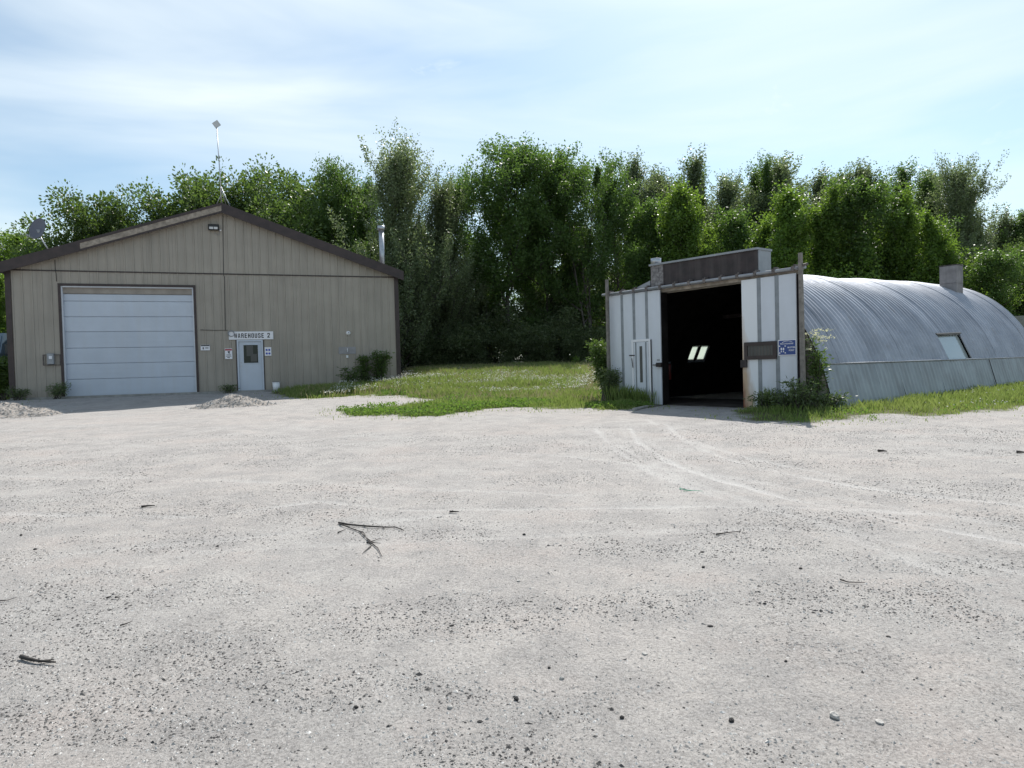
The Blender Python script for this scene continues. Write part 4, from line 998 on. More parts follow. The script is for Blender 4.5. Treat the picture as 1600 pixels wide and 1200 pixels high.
# sliding doors
def door(px0, px1, edges, labels, yd, zt0, zt1, name, lab):
    t0, t1 = QF.tz(px0, 540, yd)[0], QF.tz(px1, 540, yd)[0]
    d = obj(name, MB().box(t0 + .01, t1 - .01, yd + .02, yd + .06, .03, min(zt0, zt1) - .01), 'grey', qh, label=lab)
    ts = [QF.tz(e, 540, yd)[0] for e in edges]; bw = .055
    cuts = [t0] + ts + [t1]
    def zt(t): return zt0 + (zt1 - zt0) * (t - t0) / (t1 - t0)
    for i in range(len(cuts) - 1):
        a = cuts[i] + (bw if i else 0); b = cuts[i + 1] - (bw if i < len(cuts) - 2 else 0); yield_ = labels[i]
        zb = yield_.get('zb', .0) if yield_ else .0
        mt = yield_.get('mat', 'white') if yield_ else 'white'
        o = obj('door_panel', MB().hexa([(0, -.012, zb), (b - a, -.012, zb), (b - a, .018, zb), (0, .018, zb)], [(0, -.012, zt(a)), (b - a, -.012, zt(b)), (b - a, .018, zt(b)), (0, .018, zt(a))]), mt, d, loc=(a, yd, 0))
        if yield_.get('label'): o['label'] = yield_['label']
    for t in ts: obj('batten', MB().cbox(t - bw, t + bw, yd - .022, yd + .02, .02, zt(t) + .01, .012), 'batten', d)
    return d, t0, t1
YD = -.04
zt = lambda px, py: QF.tz(px, py, YD)[1]
dl, l0, l1 = door(954, 1033, (973.5, 992, 1012), [{}, {}, {}, {}], YD, zt(955, 463), zt(1033, 452.5), 'sliding_door', 'white left sliding door with a narrow entry door in it')
dr, r0_, r1_ = door(1160.5, 1245, (1187.5, 1215.5), [{'mat': 'white_rust', 'label': 'door panel with rust at its lower inner corner'}, {}, {'zb': .28}], YD, zt(1161, 438), zt(1245, 426.5), 'sliding_door', 'white right sliding door with a dark framed window')
obj('sill_block', MB().box(QF.tz(1219, 620, YD)[0], r1_, -.02, .04, .0, .24), 'block', qh)
# entry door in left leaf
eA, eB = QF.tz(988, 575, -.07)[0], QF.tz(1017.5, 575, -.07)[0]; eT = zt(1003, 530); g_ = .07
obj('entry_frame', MB().box(eA, eA + g_, -.085, -.064, 0, eT).box(eB - g_, eB, -.085, -.064, 0, eT).box(eA + g_, eB - g_, -.085, -.064, eT - g_, eT), 'signwhite', dl)
en = obj('entry_door', MB().box(eA + g_ + .012, eB - g_ - .012, -.082, -.066, .02, eT - g_ - .012), 'white', dl)
em = (eA + eB) / 2
obj('glass_slot', MB().box(em - .05, em + .05, -.088, -.0825, .62, eT - .2), 'dullglass', en)
obj('batten', MB().box(eA + .15, eA + .19, -.092, -.0825, .02, eT - .09), 'batten', en); obj('batten', MB().box(eB - .19, eB - .15, -.092, -.0825, .02, eT - .09), 'batten', en)
obj('hinge', MB().box(eA - .09, eA + .12, -.10, -.0865, eT - .47, eT - .44), 'black', en); obj('handle', MB().tube([(eA + .03, -.12, 1.32), (eA + .06, -.11, 1.05)], .012, 6), 'black', en)
obj('gap_strip', MB().box(eB, eB + .025, -.083, -.064, 0, eT - .03), 'black', dl)
lx, lz = QF.tz(1031, 570, -.1)
obj('latch', MB().box(lx - .12, lx + .06, -.13, -.064, lz - .06, lz + .06).box(lx - .28, lx - .12, -.09, -.066, lz - .012, lz + .012), 'tar', dl)
obj('name_plate', MB().box(lx - .14, lx - .04, -.06, -.0535, lz + .11, lz + .16), 'grey', dl)
# window in right leaf
vA, vB = QF.tz(1164, 547, -.06)[0], QF.tz(1214, 547, -.06)[0]; vz0, vz1 = zt(1189, 561.5), zt(1189, 534)
ww = obj('door_window', MB().box(vA + .09, vB - .09, -.08, -.066, vz0 + .09, vz1 - .09), 'dullglass', dr)
obj('window_frame', MB().box(vA, vB, -.10, -.064, vz0, vz0 + .09).box(vA, vB, -.10, -.064, vz1 - .09, vz1).box(vA, vA + .09, -.10, -.064, vz0 + .09, vz1 - .09).box(vB - .09, vB, -.10, -.064, vz0 + .09, vz1 - .09), 'brown', ww)
for i in range(7): obj('blind_slat', MB().box(vA + .13 + i * (vB - vA - .25) / 7, vA + .18 + i * (vB - vA - .25) / 7, -.084, -.0805, vz0 + .095, vz1 - .095), 'slatmat', ww)
obj('latch', MB().box(r0_ - .02, r0_ + .14, -.12, -.064, vz0 - .19, vz0 - .005), 'tar', dr)
# interior beam and hung things
obj('cross_beam', MB().box(1.1, 4.9, 4.0, 4.12, 2.55, 2.66), 'tar', qh)
ex = thing('fire_extinguisher', 'dull red canister hanging in the dark just inside the left door edge', 'fire extinguisher', QF.world(QF.tz(1046, 577, .7)[0], .7, QF.tz(1046, 577, .7)[1] + .1), QF.rz)
obj('cylinder', MB().tube([(0, 0, -.4), (0, 0, .0), (0, 0, .06)], [.055, .055, .02], 12), 'extred', ex); obj('valve', MB().box(-.03, .05, -.02, .02, .06, .12), 'galv', ex); obj('hose', MB().tube([(.05, 0, .1), (.1, -.03, 0), (.09, -.04, -.2)], .012, 6), 'black', ex)
# chimney
hc = hit_arch(1497, 458); cd = hc[0] + .1 if hc else 12.4
cx_, cz_ = (hc[3] - .25, hc[2]) if hc else (TC + .9, 3.6)
chh = .98
cmn = obj('chimney', MB().box(cx_ - .27, cx_ + .27, cd - .27, cd + .27, cz_ - .35, cz_ + .35), 'chimney', qh)
obj('chimney_panel', MB().cbox(cx_ - .275, cx_ + .275, cd - .275, cd + .27, cz_ + .355, cz_ + chh, .01), 'chimney', cmn)
obj('chimney_cap', MB().box(cx_ - .29, cx_ + .29, cd - .29, cd + .29, cz_ + chh + .002, cz_ + chh + .03), 'tar', cmn)
# muster sign
ms, W_, H_ = sign(QF, 1216, 1244.5, 530.5, 555.5, -.066, 'muster_point_sign', 'blue sign reading MUSTER POINT with footprints on the right sliding door', 'sign', 'signwhite', .006)
obj('blue_face', MB().box(.02, W_ - .02, -.0085, -.0065, .02, H_ - .02), 'blue', ms)
ar = MB(); 
for i in range(14):
    a0, a1 = math.radians(150 - i * 8), math.radians(150 - (i + 1) * 8)
    def ap(a, r1): return (W_ * .52 + W_ * .36 * r1 * math.cos(a), -.0105, H_ * .72 + H_ * .20 * r1 * math.sin(a))
    ar.add([ap(a0, .88), ap(a1, .80 + .02 * i * .3), ap(a1, 1.0), ap(a0, .95)], [(0, 1, 2, 3)])
obj('logo_arc', ar, 'signwhite', ms)
obj('lettering', text_mb('RELATIONSHIP', W_ * .72, H_ * .085, W_ * .13, H_ * .70, -.0105, bold=.03), 'signwhite', ms)
obj('lettering', text_mb('MUSTER', W_ * .42, H_ * .105, W_ * .53, H_ * .45, -.0105, bold=.03), 'signwhite', ms)
obj('lettering', text_mb('POINT', W_ * .30, H_ * .105, W_ * .60, H_ * .27, -.0105, bold=.03), 'signwhite', ms)
fp = MB()
for fx_ in (.185, .305):
    for (dx, dz, a, b) in ((0, .42, .043, .085), (.0, .26, .030, .05)):
        fp.add([(W_ * (fx_ + dx + a * math.cos(t * .5236)), -.0105, H_ * (dz + b * math.sin(t * .5236))) for t in range(12)], [tuple(range(12))])
obj('footprint_symbol', fp, 'signwhite', ms)
ar = MB()
for (ax_, az_, sx1, sz1) in ((.09, .60, 1, -1), (.40, .60, -1, -1), (.09, .17, 1, 1), (.40, .17, -1, 1)):
    q = .035; x0, z0 = W_ * ax_, H_ * az_
    ar.add([(x0 + sx1 * W_ * q, -.0105, z0 + sz1 * H_ * q), (x0 + sx1 * W_ * q, -.0105, z0 - sz1 * H_ * q * 1.0), (x0 - sx1 * W_ * q, -.0105, z0 - sz1 * H_ * q), (x0 - sx1 * W_ * q, -.0105, z0 + sz1 * H_ * q)], [(0, 1, 2, 3)])
obj('corner_arrows', ar, 'signwhite', ms)

# far shed past the hut
fs_o = QF.world(2.2, Q_LEN + 1.4, .12)
fsd = thing('far_shed', 'low grey green metal shed just visible past the far end of the vault', 'shed', fs_o, QF.rz)
for i in range(8):
    obj('wall_sheet', MB().box(5.0 + .02, 5.06, i * .9 + .01, i * .9 + .89, 0, 2.0).box(5.055, 5.075, i * .9 + .3, i * .9 + .35, 0, 2.0).box(5.055, 5.075, i * .9 + .62, i * .9 + .67, 0, 2.0), 'olive', fsd)
    obj('front_sheet', MB().box(.2 + i * .6, .79 + i * .6, -.02, .03, 0, 2.0), 'olive', fsd)
obj('roof', MB().hexa([(-.2, -.3, 2.0), (5.3, -.3, 2.0), (5.3, 7.6, 2.0), (-.2, 7.6, 2.0)], [(.2, -.3, 2.45), (4.9, -.3, 2.45), (4.9, 7.6, 2.45), (.2, 7.6, 2.45)]), 'olive', fsd)

# truck at left edge
tp = hpt(-14, 30); tz_ = hz(tp.x, tp.y)
tk = thing('parked_truck', 'blue grey truck cab with pale windscreen behind bushes at the left corner of the warehouse', 'truck', (tp.x, tp.y, tz_), math.radians(-8))
obj('cab', MB().hexa([(-1.1, -1.2, .6), (1.1, -1.2, .6), (1.1, 1.0, .6), (-1.1, 1.0, .6)], [(-1.1, -1.2, 1.95), (1.1, -1.2, 1.95), (1.1, 1.0, 1.95), (-1.1, 1.0, 1.95)]).hexa([(-1.08, -.55, 1.952), (1.08, -.55, 1.952), (1.08, .98, 1.952), (-1.08, .98, 1.952)], [(-.95, -.2, 2.85), (.95, -.2, 2.85), (.95, .9, 2.85), (-.95, .9, 2.85)]), 'truckpaint', tk)
obj('windscreen', MB().hexa([(-1.0, -.57, 2.0), (1.0, -.57, 2.0), (1.0, -.55, 2.0), (-1.0, -.55, 2.0)], [(-.88, -.27, 2.72), (.88, -.27, 2.72), (.88, -.25, 2.72), (-.88, -.25, 2.72)]), 'bluglass', tk)
obj('grille', MB().box(-.7, .7, -1.23, -1.201, .9, 1.6), 'black', tk); obj('bumper', MB().cbox(-1.15, 1.15, -1.4, -1.2, .5, .8, .03), 'galv', tk)
for s_ in (-1, 1):
    obj('headlight', MB().tube([(s_ * .88, -1.2, 1.2), (s_ * .88, -1.25, 1.2)], .12, 12), 'lamp', tk)
    for y_ in (-.6, 2.4): obj('wheel', MB().tube([(s_ * .8, y_, .5), (s_ * 1.1, y_, .5)], .5, 18), 'rubber', tk)
    obj('mirror', MB().box(s_ * 1.35 - .1, s_ * 1.35 + .1, -.5, -.45, 1.9, 2.35), 'black', tk)
obj('cargo_box', MB().box(-1.2, 1.2, 1.1, 4.2, .7, 2.6), 'grey', tk)

# ================================================================== GRAVEL PILES
def pile(px, py, rx, ry, h, label, seed):
    p = ground(px, py); n = 56; vs = []; r = np.random.default_rng(seed)
    xs = np.linspace(-1.25, 1.25, n); XX, YY = np.meshgrid(xs * rx, xs * ry)
    rr_ = np.hypot(XX / rx, YY / ry) + (fbm(XX + seed, YY, .7, seed) - .47) * .5
    hh = h * np.clip(1 - rr_, 0, 1) ** .9 + (fbm(XX, YY, .16, seed + 3, 3) - .45) * .16 * np.clip(1.1 - rr_, 0, .5) * 2
    ZZ = height(XX + p.x, YY + p.y) - p.z + hh - .03 * (rr_ > 1.05)
    ii = np.arange(n * n).reshape(n, n); qd = np.stack([ii[:-1, :-1], ii[:-1, 1:], ii[1:, 1:], ii[1:, :-1]], -1).reshape(-1, 4)
    t = thing('gravel_pile', label, 'gravel pile', p, 0)
    obj('heap', npmesh('heap', np.stack([XX, YY, ZZ], -1).reshape(-1, 3), qd, 'pile', smooth=False), None, t)
    k = 1600; i_ = r.integers(0, n * n, k); P = np.stack([XX.ravel()[i_], YY.ravel()[i_], ZZ.ravel()[i_]], -1) + r.normal(0, .02, (k, 3)) * (1, 1, .3)
    base = np.array([[1, 0, 0], [-.5, .9, 0], [-.5, -.9, 0], [0, 0, .9]]); v = P[:, None] + base[None] * (1 + r.normal(0, .2, (k, 4, 3))) * (.018 + .03 * r.random(k) ** 3)[:, None, None]
    f = (np.array([[0, 1, 3], [1, 2, 3], [2, 0, 3]])[None] + (np.arange(k) * 4)[:, None, None]).reshape(-1, 3)
    obj('stones', npmesh('stones', v.reshape(-1, 3), f, 'pebble', {'rnd': np.repeat(.2 + r.random(k) * .8, 4)}, tris=True), None, t, kind='stuff')
pile(366, 634, 1.25, .9, .40, 'heap of pale gravel in front of the entry door', 2)
pile(8, 650, 1.5, 1.0, .42, 'heap of pale gravel at the left edge before the warehouse corner', 5)

# ================================================================== GRASS AND WEEDS
def blades(name, label, n, region, hfun, wd, m, cat='grass', seed=1, dens=None):
    r = np.random.default_rng(seed); x0, x1, y0, y1 = region
    x = r.uniform(x0, x1, n); y = r.uniform(y0, y1, n); g = grassy(x, y)
    okw = (rect_dist(WF, x, y, 0, w, 0, W_DEPTH) > .05) & (rect_dist(QF, x, y, -.6, 6.75, .0, Q_LEN) > .03)
    k = ((g > .02) | ((g > -.9) & (r.random(n) < .10 * np.exp(g * 2.2)))) & okw & (r.random(n) < sstep(-.05, .5, g) * .85 + .15 + (g < 0))
    if dens is not None: k &= r.random(n) < dens(x, y)
    k &= r.random(n) < .25 + 1.2 * sstep(.36, .56, fbm(x, y, .55, 88)) + .8 * sstep(28, 36, y)
    x, y, g = x[k], y[k], g[k]; n = len(x); z = height(x, y)
    h = hfun(x, y, g) * (.45 + .8 * r.random(n)) ; a = r.random(n) * 6.283; ln = r.random(n) * .55 * h; la = r.random(n) * 6.283
    dx, dy = np.cos(a) * wd, np.sin(a) * wd; lx_, ly_ = np.cos(la) * ln, np.sin(la) * ln
    B = np.stack([x, y, z - .01], -1)
    v = np.stack([B + np.stack([-dx, -dy, 0 * x], -1), B + np.stack([dx, dy, 0 * x], -1), B + np.stack([dx * .6 + lx_ * .35, dy * .6 + ly_ * .35, h * .6], -1), B + np.stack([lx_, ly_, h], -1)], 1)
    q = np.arange(n * 4).reshape(n, 4)
    rv = np.clip(fbm(x, y, 1.5, 91) * 1.1 - .1 + r.normal(0, .3, n), 0, 1)
    o = obj(name, npmesh(name, v.reshape(-1, 3), q, m, {'rnd': np.repeat(rv, 4)}), None); tag(o, label, cat, None, 'stuff'); return n
nw = lambda x, y: sstep(.3, 2.2, rect_dist(WF, x, y, 0, w, 0, W_DEPTH))
hm = lambda x, y, g: .05 + (.15 + .85 * nw(x, y)) * .44 * sstep(23, 33, y) * np.clip(g, .1, 1) + .30 * fbm(x, y, 1.0, 44) * np.clip(g, .1, 1)
n1 = blades('tall_grass', 'rough sunlit grass between the warehouse and the vault shed', 420000, (-9, 4.6, 14, 45), hm, .011, 'grass', seed=4)
n2 = blades('lawn_strip', 'short green grass along the right side of the vault shed', 170000, (4.5, 20, 12.5, 30), lambda x, y, g: .05 + .10 * np.clip(g, 0, 1.) + .12 * fbm(x, y, .8, 40) * sstep(.6, 1.8, g), .009, 'grass', seed=6)
n3 = blades('verge_grass', 'shaded weeds and grass along the warehouse foot', 60000, (-28, -5, 23, 36), lambda x, y, g: .07 + .2 * np.clip(g, 0, 1.), .011, 'grass', seed=8)
n4 = blades('seeding_stalks', 'pale dry seeding stalks standing above the rough grass', 26000, (-8, 4.6, 20, 44), lambda x, y, g: .25 + .45 * sstep(24, 33, y) * nw(x, y), .010, 'straw', seed=17)
print('blades', n1, n2, n3, n4)
def weeds(name, label, n, region, hmax, size, m, seed, dens, up=False):
    r = np.random.default_rng(seed); x0, x1, y0, y1 = region; x = r.uniform(x0, x1, n); y = r.uniform(y0, y1, n); g = grassy(x, y)
    k = (g > .05) & (r.random(n) < dens(x, y)) & (rect_dist(QF, x, y, -.6, 6.75, .0, Q_LEN) > .03); x, y = x[k], y[k]
    z = height(x, y) + (r.random(len(x)) * hmax(x, y) if not up else hmax(x, y) * (.8 + .35 * r.random(len(x))))
    v, q, rv = leaves(np.stack([x, y, z], -1), size, flat=.6, aspect=.75, seed=seed)
    tag(obj(name, npmesh(name, v, q, m, {'rnd': rv}), None), label, 'weeds' if not up else 'flowers', None, 'stuff')
weeds('clover_patch', 'bright green broad leaved weeds at the gravel edge', 170000, (-8, 4, 14, 33), lambda x, y: .05 + .20 * fbm(x, y, .9, 60), .055, 'clover', 12,
      lambda x, y: sstep(.42, .55, fbm(x, y, 1.4, 63)) * (1 - sstep(25, 31, y) * .9))
weeds('white_seed_heads', 'white dandelion heads dotted in the grass between the buildings', 26000, (-7, 4.5, 22, 39), lambda x, y: .20 + .40 * sstep(24, 33, y), .05, 'petal', 14,
      lambda x, y: sstep(.44, .60, fbm(x, y, 2.2, 65)) * sstep(23, 26, y), up=True)
weeds('white_seed_heads', 'white dandelion heads dotted along the right grass strip', 2600, (9, 20, 14, 26), lambda x, y: .16 + 0 * x, .035, 'petal', 15, lambda x, y: sstep(.45, .6, fbm(x, y, 1.5, 66)) * .6, up=True)
weeds('clover_patch', 'green weeds along the foot of the vault shed', 30000, (5, 18, 13, 26), lambda x, y: .05 + .16 * fbm(x, y, .9, 60), .045, 'clover', 16, lambda x, y: sstep(.45, .6, fbm(x, y, .9, 69)) * .8)

# ---- individual bushes by the buildings
def bush(px, dn, frm, H, wf, label, kind='shrub', py=560, variant=0, name='shrub', mat_=None):
    t, _ = frm.tz(px, py, dn); p = frm.world(t, dn, 0); return tree(kind, 0, 0, 0, label, wf, 'shrub', name, None, at=(p.x, p.y), H=H, variant=variant)
def stalk_bush(p, H, nst, label, seed, leafm='leaf_mid', size=.12, spread=.35, name='shrub', cat='shrub', per=9, parts=True):
    r = random.Random(seed); rn = np.random.default_rng(seed); mbb = MB(); pts = []
    for i in range(nst):
        a = r.uniform(0, 6.28); b0 = Vector((r.uniform(-.12, .12), r.uniform(-.08, .08), 0)); h = H * r.uniform(.6, 1.0); tip = Vector((math.cos(a) * spread * r.uniform(.3, 1), math.sin(a) * spread * .6, h))
        path = [b0, b0.lerp(tip, .4) + Vector((0, 0, h * .08)), b0.lerp(tip, .75) + Vector((0, 0, h * .06)), tip]; mbb.tube(path, [.016, .012, .008, .004], 5, caps=False)
        for k in range(int(h * 16)):
            f = .25 + .75 * k / (h * 16); j = min(int(f * 3), 2); c = path[j].lerp(path[j + 1], f * 3 - j)
            pts.append(np.array(c[:]) + rn.normal(0, 1, (per, 3)) * (.11, .10, .05))
    v, q, rv = leaves(np.concatenate(pts), size, flat=.5, aspect=.35, seed=seed)
    t = thing(name, label, cat, p, 0); obj('stems', mbb, 'bark', t); obj('foliage', npmesh('foliage', v, q, leafm, {'rnd': rv}), None, t); return t
def wp(frm, px, py, dn):
    t, _ = frm.tz(px, py, dn); p = frm.world(t, dn, 0); p.z = hz(p.x, p.y); return p
stalk_bush(wp(WF, 592, 590, -.35), 1.75, 8, 'tallest leafy sapling against the beige wall near its right corner', 3, 'leaf_mid', spread=.42)
stalk_bush(wp(WF, 569, 590, -.35), 1.5, 5, 'slim leafy sapling against the beige wall, middle of three', 4, 'leaf_mid', spread=.3)
stalk_bush(wp(WF, 549, 590, -.35), .95, 5, 'low leaning shrub against the beige wall, left of the saplings', 5, 'leaf_mid', spread=.42)
for px, h, lb in ((578, .6, 'low dark weeds at the foot of the wall under the saplings'), (28, .55, 'dark weeds at the left corner foot of the warehouse'), (88, .6, 'dark weeds at the foot of the wall left of the overhead door'), (357, .35, 'small weed clump left of the entry door'), (548, .3, 'small weed tuft by the footing below the outlet')):
    stalk_bush(wp(WF, px, 610, -.3), h, 7, lb, int(px), 'leaf_dark', size=.08, spread=.4, name='weed_clump', cat='weeds', per=14)
# vine with cream blossom at right of hut, bush below
v1 = stalk_bush(wp(QF, 1273, 600, .15), 1.72, 6, 'tall elder shrub with cream blossom beside the right timber post', 21, 'leaf_mid', size=.09, spread=.2, per=9)
rn = np.random.default_rng(4); pts = np.concatenate([np.array([rn.uniform(-.25, .35), rn.uniform(-.2, .2), rn.uniform(1.35, 1.85)]) + rn.normal(0, .035, (26, 3)) * (1.5, 1.5, .5) for _ in range(13)])
vv, qq, rv = leaves(pts, .035, flat=.8, aspect=.8, seed=3); obj('blossom', npmesh('blossom', vv, qq, 'cream', {'rnd': rv}), None, v1)
for i, (px, dn, h, s_, lb) in enumerate(((1195, -.35, .48, .4, 'low dark bush in front of the right sliding door'), (1225, -.45, .62, .5, 'dark bush below the muster point sign'), (1252, -.4, .72, .5, 'dark bush around the foot of the right timber post'),
                        (1283, -.1, .62, .5, 'dark bush at the front corner of the metal vault'), (1300, .3, .5, .4, 'low weeds at the front corner of the metal vault'))):
    stalk_bush(wp(QF, px, 630, dn), h * (1, .8, 1.05, .8, .9)[i], 9, lb, 40 + i, 'leaf_dark', size=.085, spread=s_ * .85, per=10)
stalk_bush(wp(QF, 943, 600, .1), 2.0, 12, 'dark climbing shrub beside the left timber post', 51, 'leaf_mid', size=.085, spread=.3, per=16)
stalk_bush(wp(QF, 951, 600, -.3), 1.1, 9, 'dark weedy shrub at the foot of the left timber post', 52, 'leaf_dark', size=.08, spread=.32, per=16)
for i, px in enumerate((1345, 1368)):
    t_d = hit_arch(px, 612)
    p = gpt(px, 628 - i * 2); p.z = hz(p.x, p.y); stalk_bush(p, .42, 7, ('left', 'right')[i] + ' one of two weed clumps at the foot of the vault wall', 60 + i, 'leaf_mid', size=.06, spread=.2, name='weed_clump', cat='weeds', per=14)
p = gpt(902, 588); p.z = hz(p.x, p.y); stalk_bush(p, 1.1, 2, 'lone pale sapling in the grass left of the vault shed', 71, 'leaf_bright', size=.12, spread=.15)
for i, (px, Yd, h) in enumerate(((2, 25.5, 1.9), (-22, 27, 2.4), (14, 29, 2.3))):
    p = hpt(px, Yd); p.z = hz(p.x, p.y); stalk_bush(p, h * .8, 16, ('weedy bush at the left picture edge beside the warehouse corner', 'tall weedy bush further left in front of the truck', 'bush between the truck and the warehouse wall')[i], 80 + i, 'leaf_mid', size=.12, spread=.6, per=30)
# tall seeding grass in front of both sliding doors (individual tufts)
def tuft(p, H, n, label, seed, group=None):
    r = np.random.default_rng(seed); a = r.random(n) * 6.283; x = r.normal(0, .12, n); y = r.normal(0, .06, n); h = H * (.5 + .6 * r.random(n)); L_ = h * .35 * r.random(n)
    wd = .006; B = np.stack([x, y, 0 * x], -1); dx, dy = np.cos(a + 1.57) * wd, np.sin(a + 1.57) * wd; ex_, ey_ = np.cos(a) * L_, np.sin(a) * L_
    v = np.stack([B + np.stack([-dx, -dy, 0 * x], -1), B + np.stack([dx, dy, 0 * x], -1), B + np.stack([dx + ex_ * .4, dy + ey_ * .4, h * .65], -1), B + np.stack([ex_, ey_, h], -1)], 1)
    v2 = v + 0; 
    o = obj('grass_tuft', npmesh('grass_tuft', v.reshape(-1, 3), np.arange(n * 4).reshape(n, 4), 'grass', {'rnd': np.repeat(r.random(n) * .6, 4)}), None, loc=p); tag(o, label, 'grass', group); return o
for i, px in enumerate((958, 964, 970, 977, 984, 990, 997, 1004, 1010)):
    tuft(wp(QF, px, 620, -.35 - .1 * (i % 2)), .62 - .02 * i, 60, '%s tall grass tuft from the left in front of the left sliding door' % ORD[i], 100 + i, 'tufts in front of the left sliding door')
for i, px in enumerate((1196, 1203, 1209)):
    tuft(wp(QF, px, 620, -.22), .55, 35, '%s seeding grass tuft from the left in front of the right sliding door' % ORD[i], 120 + i, 'tufts in front of the right sliding door')

# ================================================================== STICKS AND STONES
def stick(pts, r0, label, name='stick', m='dead', cat='stick', lift=.008, sub=None):
    P = [ground(*q) for q in pts]; o0 = P[0]; mbb = MB(); n = len(P)
    L_ = [Vector(p) - o0 + Vector((0, 0, lift + r0 * .6)) for p in P]
    mbb.tube(L_, [r0 * (1 - .65 * i / (n - 1)) for i in range(n)], 6)
    for s_ in sub or []:
        Q = [ground(*q) - o0 + Vector((0, 0, lift + .004)) for q in s_]; mbb.tube(Q, [r0 * .6 * (1 - .7 * i / (len(Q) - 1)) for i in range(len(Q))], 5)
    o = obj(name, mbb, m, None, loc=o0); tag(o, label, cat); return o
tw = [[(531, 820), (545, 826), (562, 832), (573, 843), (580, 855)], [(573, 843), (582, 850), (595, 851)], [(562, 832), (568, 834), (571, 841)], [(580, 855), (566, 867)], [(577, 848), (590, 858), (597, 872)], [(573, 850), (584, 847), (594, 843)], [(528, 834), (540, 829)], [(598, 825), (601, 829)]]
stick([(529, 819), (545, 822), (575, 824.5), (600, 826), (618, 826), (631, 831)], .011, 'forked dead branch with twigs lying on the middle of the gravel', 'fallen_branch', cat='branch', sub=tw)
stick([(33, 1030), (45, 1034), (60, 1037), (87, 1039)], .012, 'thick dark stick at the lower left of the yard', sub=[[(60, 1037), (75, 1035), (85, 1034)]])
for pts, r0, lb in (([(221, 794), (231, 792.5), (242, 792)], .014, 'short dark stick on the left of the yard, farthest of the left sticks'),
                    ([(188, 980), (198, 977), (207, 973)], .005, 'thin short twig above and right of the thick dark stick'),
                    ([(0, 941), (12, 940), (28, 935)], .004, 'thin twig at the very left edge of the yard'),
                    ([(1119, 837), (1135, 834.5), (1157, 832)], .007, 'straight thin stick on the right half of the yard below the green twine'),
                    ([(1313, 908), (1325, 912), (1352, 913)], .006, 'crooked thin stick on the right of the yard'),
                    ([(703, 801), (717, 801.5)], .012, 'small stick piece right of and beyond the forked branch'),
                    ([(1588, 708), (1604, 709)], .02, 'short dark stick at the right edge near the grass'),
                    ([(1372, 706), (1386, 707)], .02, 'short dark wood piece on the gravel before the metal vault'),
                    ([(167, 937), (174, 934)], .007, 'left one of two tiny bark bits near the left edge'),
                    ([(180, 936), (188, 935.5)], .007, 'right one of two tiny bark bits near the left edge')):
    stick(pts, r0, lb)
stick([(1062, 765), (1072, 767), (1085, 768), (1098, 769)], .006, 'bit of green twine lying on the gravel', 'twine', 'greenstring', 'twine', sub=[[(1068, 769), (1084, 768)]])
stick([(990, 642), (1010, 637), (1030, 635)], .05, 'pale flat board lying at the gravel edge before the left sliding door', 'board', 'concrete', 'board', lift=0.)
def stone(px, py, wpx, label, m, flat=.6, seed=0):
    p = ground(px, py); d = p.y; s_ = wpx / FPX * d / 2 * .92; r = random.Random(seed * 7 + 1); vs, fs = [], []
    nA, nB = 9, 6
    for i in range(nB + 1):
        th = math.pi * i / nB
        for j in range(nA):
            ph = 6.283 * j / nA; k = 1 + r.uniform(-.16, .16)
            vs.append((math.sin(th) * math.cos(ph) * s_ * k, math.sin(th) * math.sin(ph) * s_ * .75 * k, math.cos(th) * s_ * flat * k))
    for i in range(nB):
        for j in range(nA): fs.append((i * nA + j, (i + 1) * nA + j, (i + 1) * nA + (j + 1) % nA, i * nA + (j + 1) % nA))
    o = obj('stone', MB().add(vs, fs), m, None, loc=(p.x, p.y, p.z + s_ * flat * .45)); o.rotation_euler.z = r.uniform(0, 3); tag(o, label, 'stone')
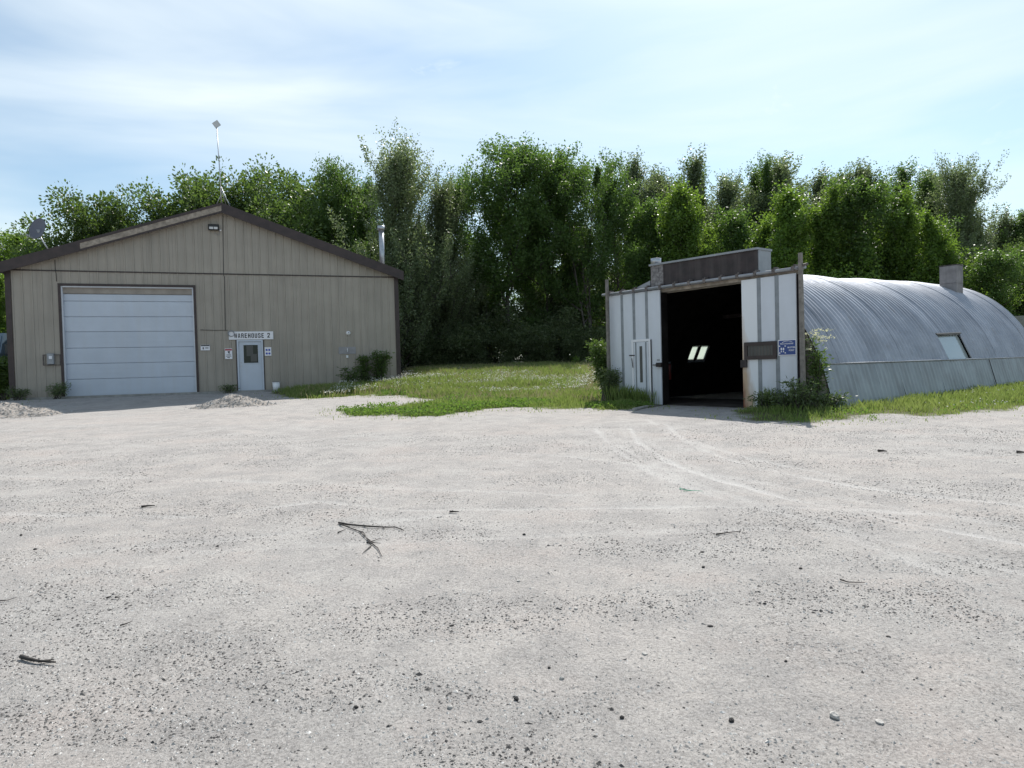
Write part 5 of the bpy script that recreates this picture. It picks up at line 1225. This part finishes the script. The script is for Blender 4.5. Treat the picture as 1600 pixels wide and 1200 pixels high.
for i, a in enumerate(((33, 837, 6, 'dark stone near the left edge of the yard, farther one', 'darkstone'), (55, 859, 6, 'dark stone near the left edge of the yard, nearer one', 'darkstone'), (340, 854, 5, 'small dark stone left of the forked branch', 'darkstone'),
                       (819, 836, 6, 'dark stone right of the forked branch in mid yard', 'darkstone'), (864, 983, 6, 'dark upright stone in mid yard beside a flat dark chip', 'darkstone'), (706, 978, 9, 'flat dark stone in the lower middle of the yard', 'darkstone'),
                       (807, 1093, 11, 'largest dark stone at the lower middle of the yard', 'darkstone'), (858, 1044, 6, 'round grey brown stone above the largest dark stone', 'darkstone'), (750, 1128, 10, 'flat dark stone at the bottom middle edge', 'darkstone'),
                       (1097, 863, 8, 'flat dark stone right of mid yard, farther of a pair', 'darkstone'), (1099, 887, 7, 'dark stone right of mid yard, nearer of a pair', 'darkstone'), (1251, 889, 6, 'dark stone above the crooked thin stick', 'darkstone'),
                       (1195, 944, 6, 'dark stone below left of the crooked thin stick', 'darkstone'), (1110, 979, 10, 'thin flat dark chip right of mid yard', 'darkstone'), (1143, 1127, 12, 'dark chunk at the lower right bottom edge', 'darkstone'),
                       (1228, 1034, 6, 'dark clod in the lower right of the yard', 'darkstone'), (1388, 995, 8, 'flat dark chip in the right of the yard', 'darkstone'), (972, 1122, 9, 'dark clod at the bottom right of centre', 'darkstone'),
                       (1007, 1022, 13, 'flat white stone in the lower right middle', 'palestone'), (1031, 1028, 6, 'tiny white chip beside the flat white stone', 'palestone'), (878, 1061, 10, 'white stone above the largest dark stone', 'palestone'),
                       (703, 1106, 11, 'pale stone in the bottom middle left', 'palestone'), (1304, 1121, 20, 'largest pale stone at the lower right bottom', 'palestone'), (1374, 1129, 17, 'pale flat stone at the bottom, right of the largest pale one', 'palestone'),
                       (556, 1106, 9, 'grey stone at the bottom left of centre', 'darkstone'), (810, 908, 9, 'flat pale chip in mid yard', 'palestone'), (900, 951, 9, 'flat pale chip below right of mid yard', 'palestone'))):
    stone(*a, flat=.35 if 'flat' in a[3] or 'chip' in a[3] else .65, seed=i)
print('tris', sum(sum(len(p.vertices) - 2 for p in m.polygons) for m in bpy.data.meshes if len(m.polygons) < 2000), 'big faces', sum(len(m.polygons) for m in bpy.data.meshes if len(m.polygons) >= 2000))
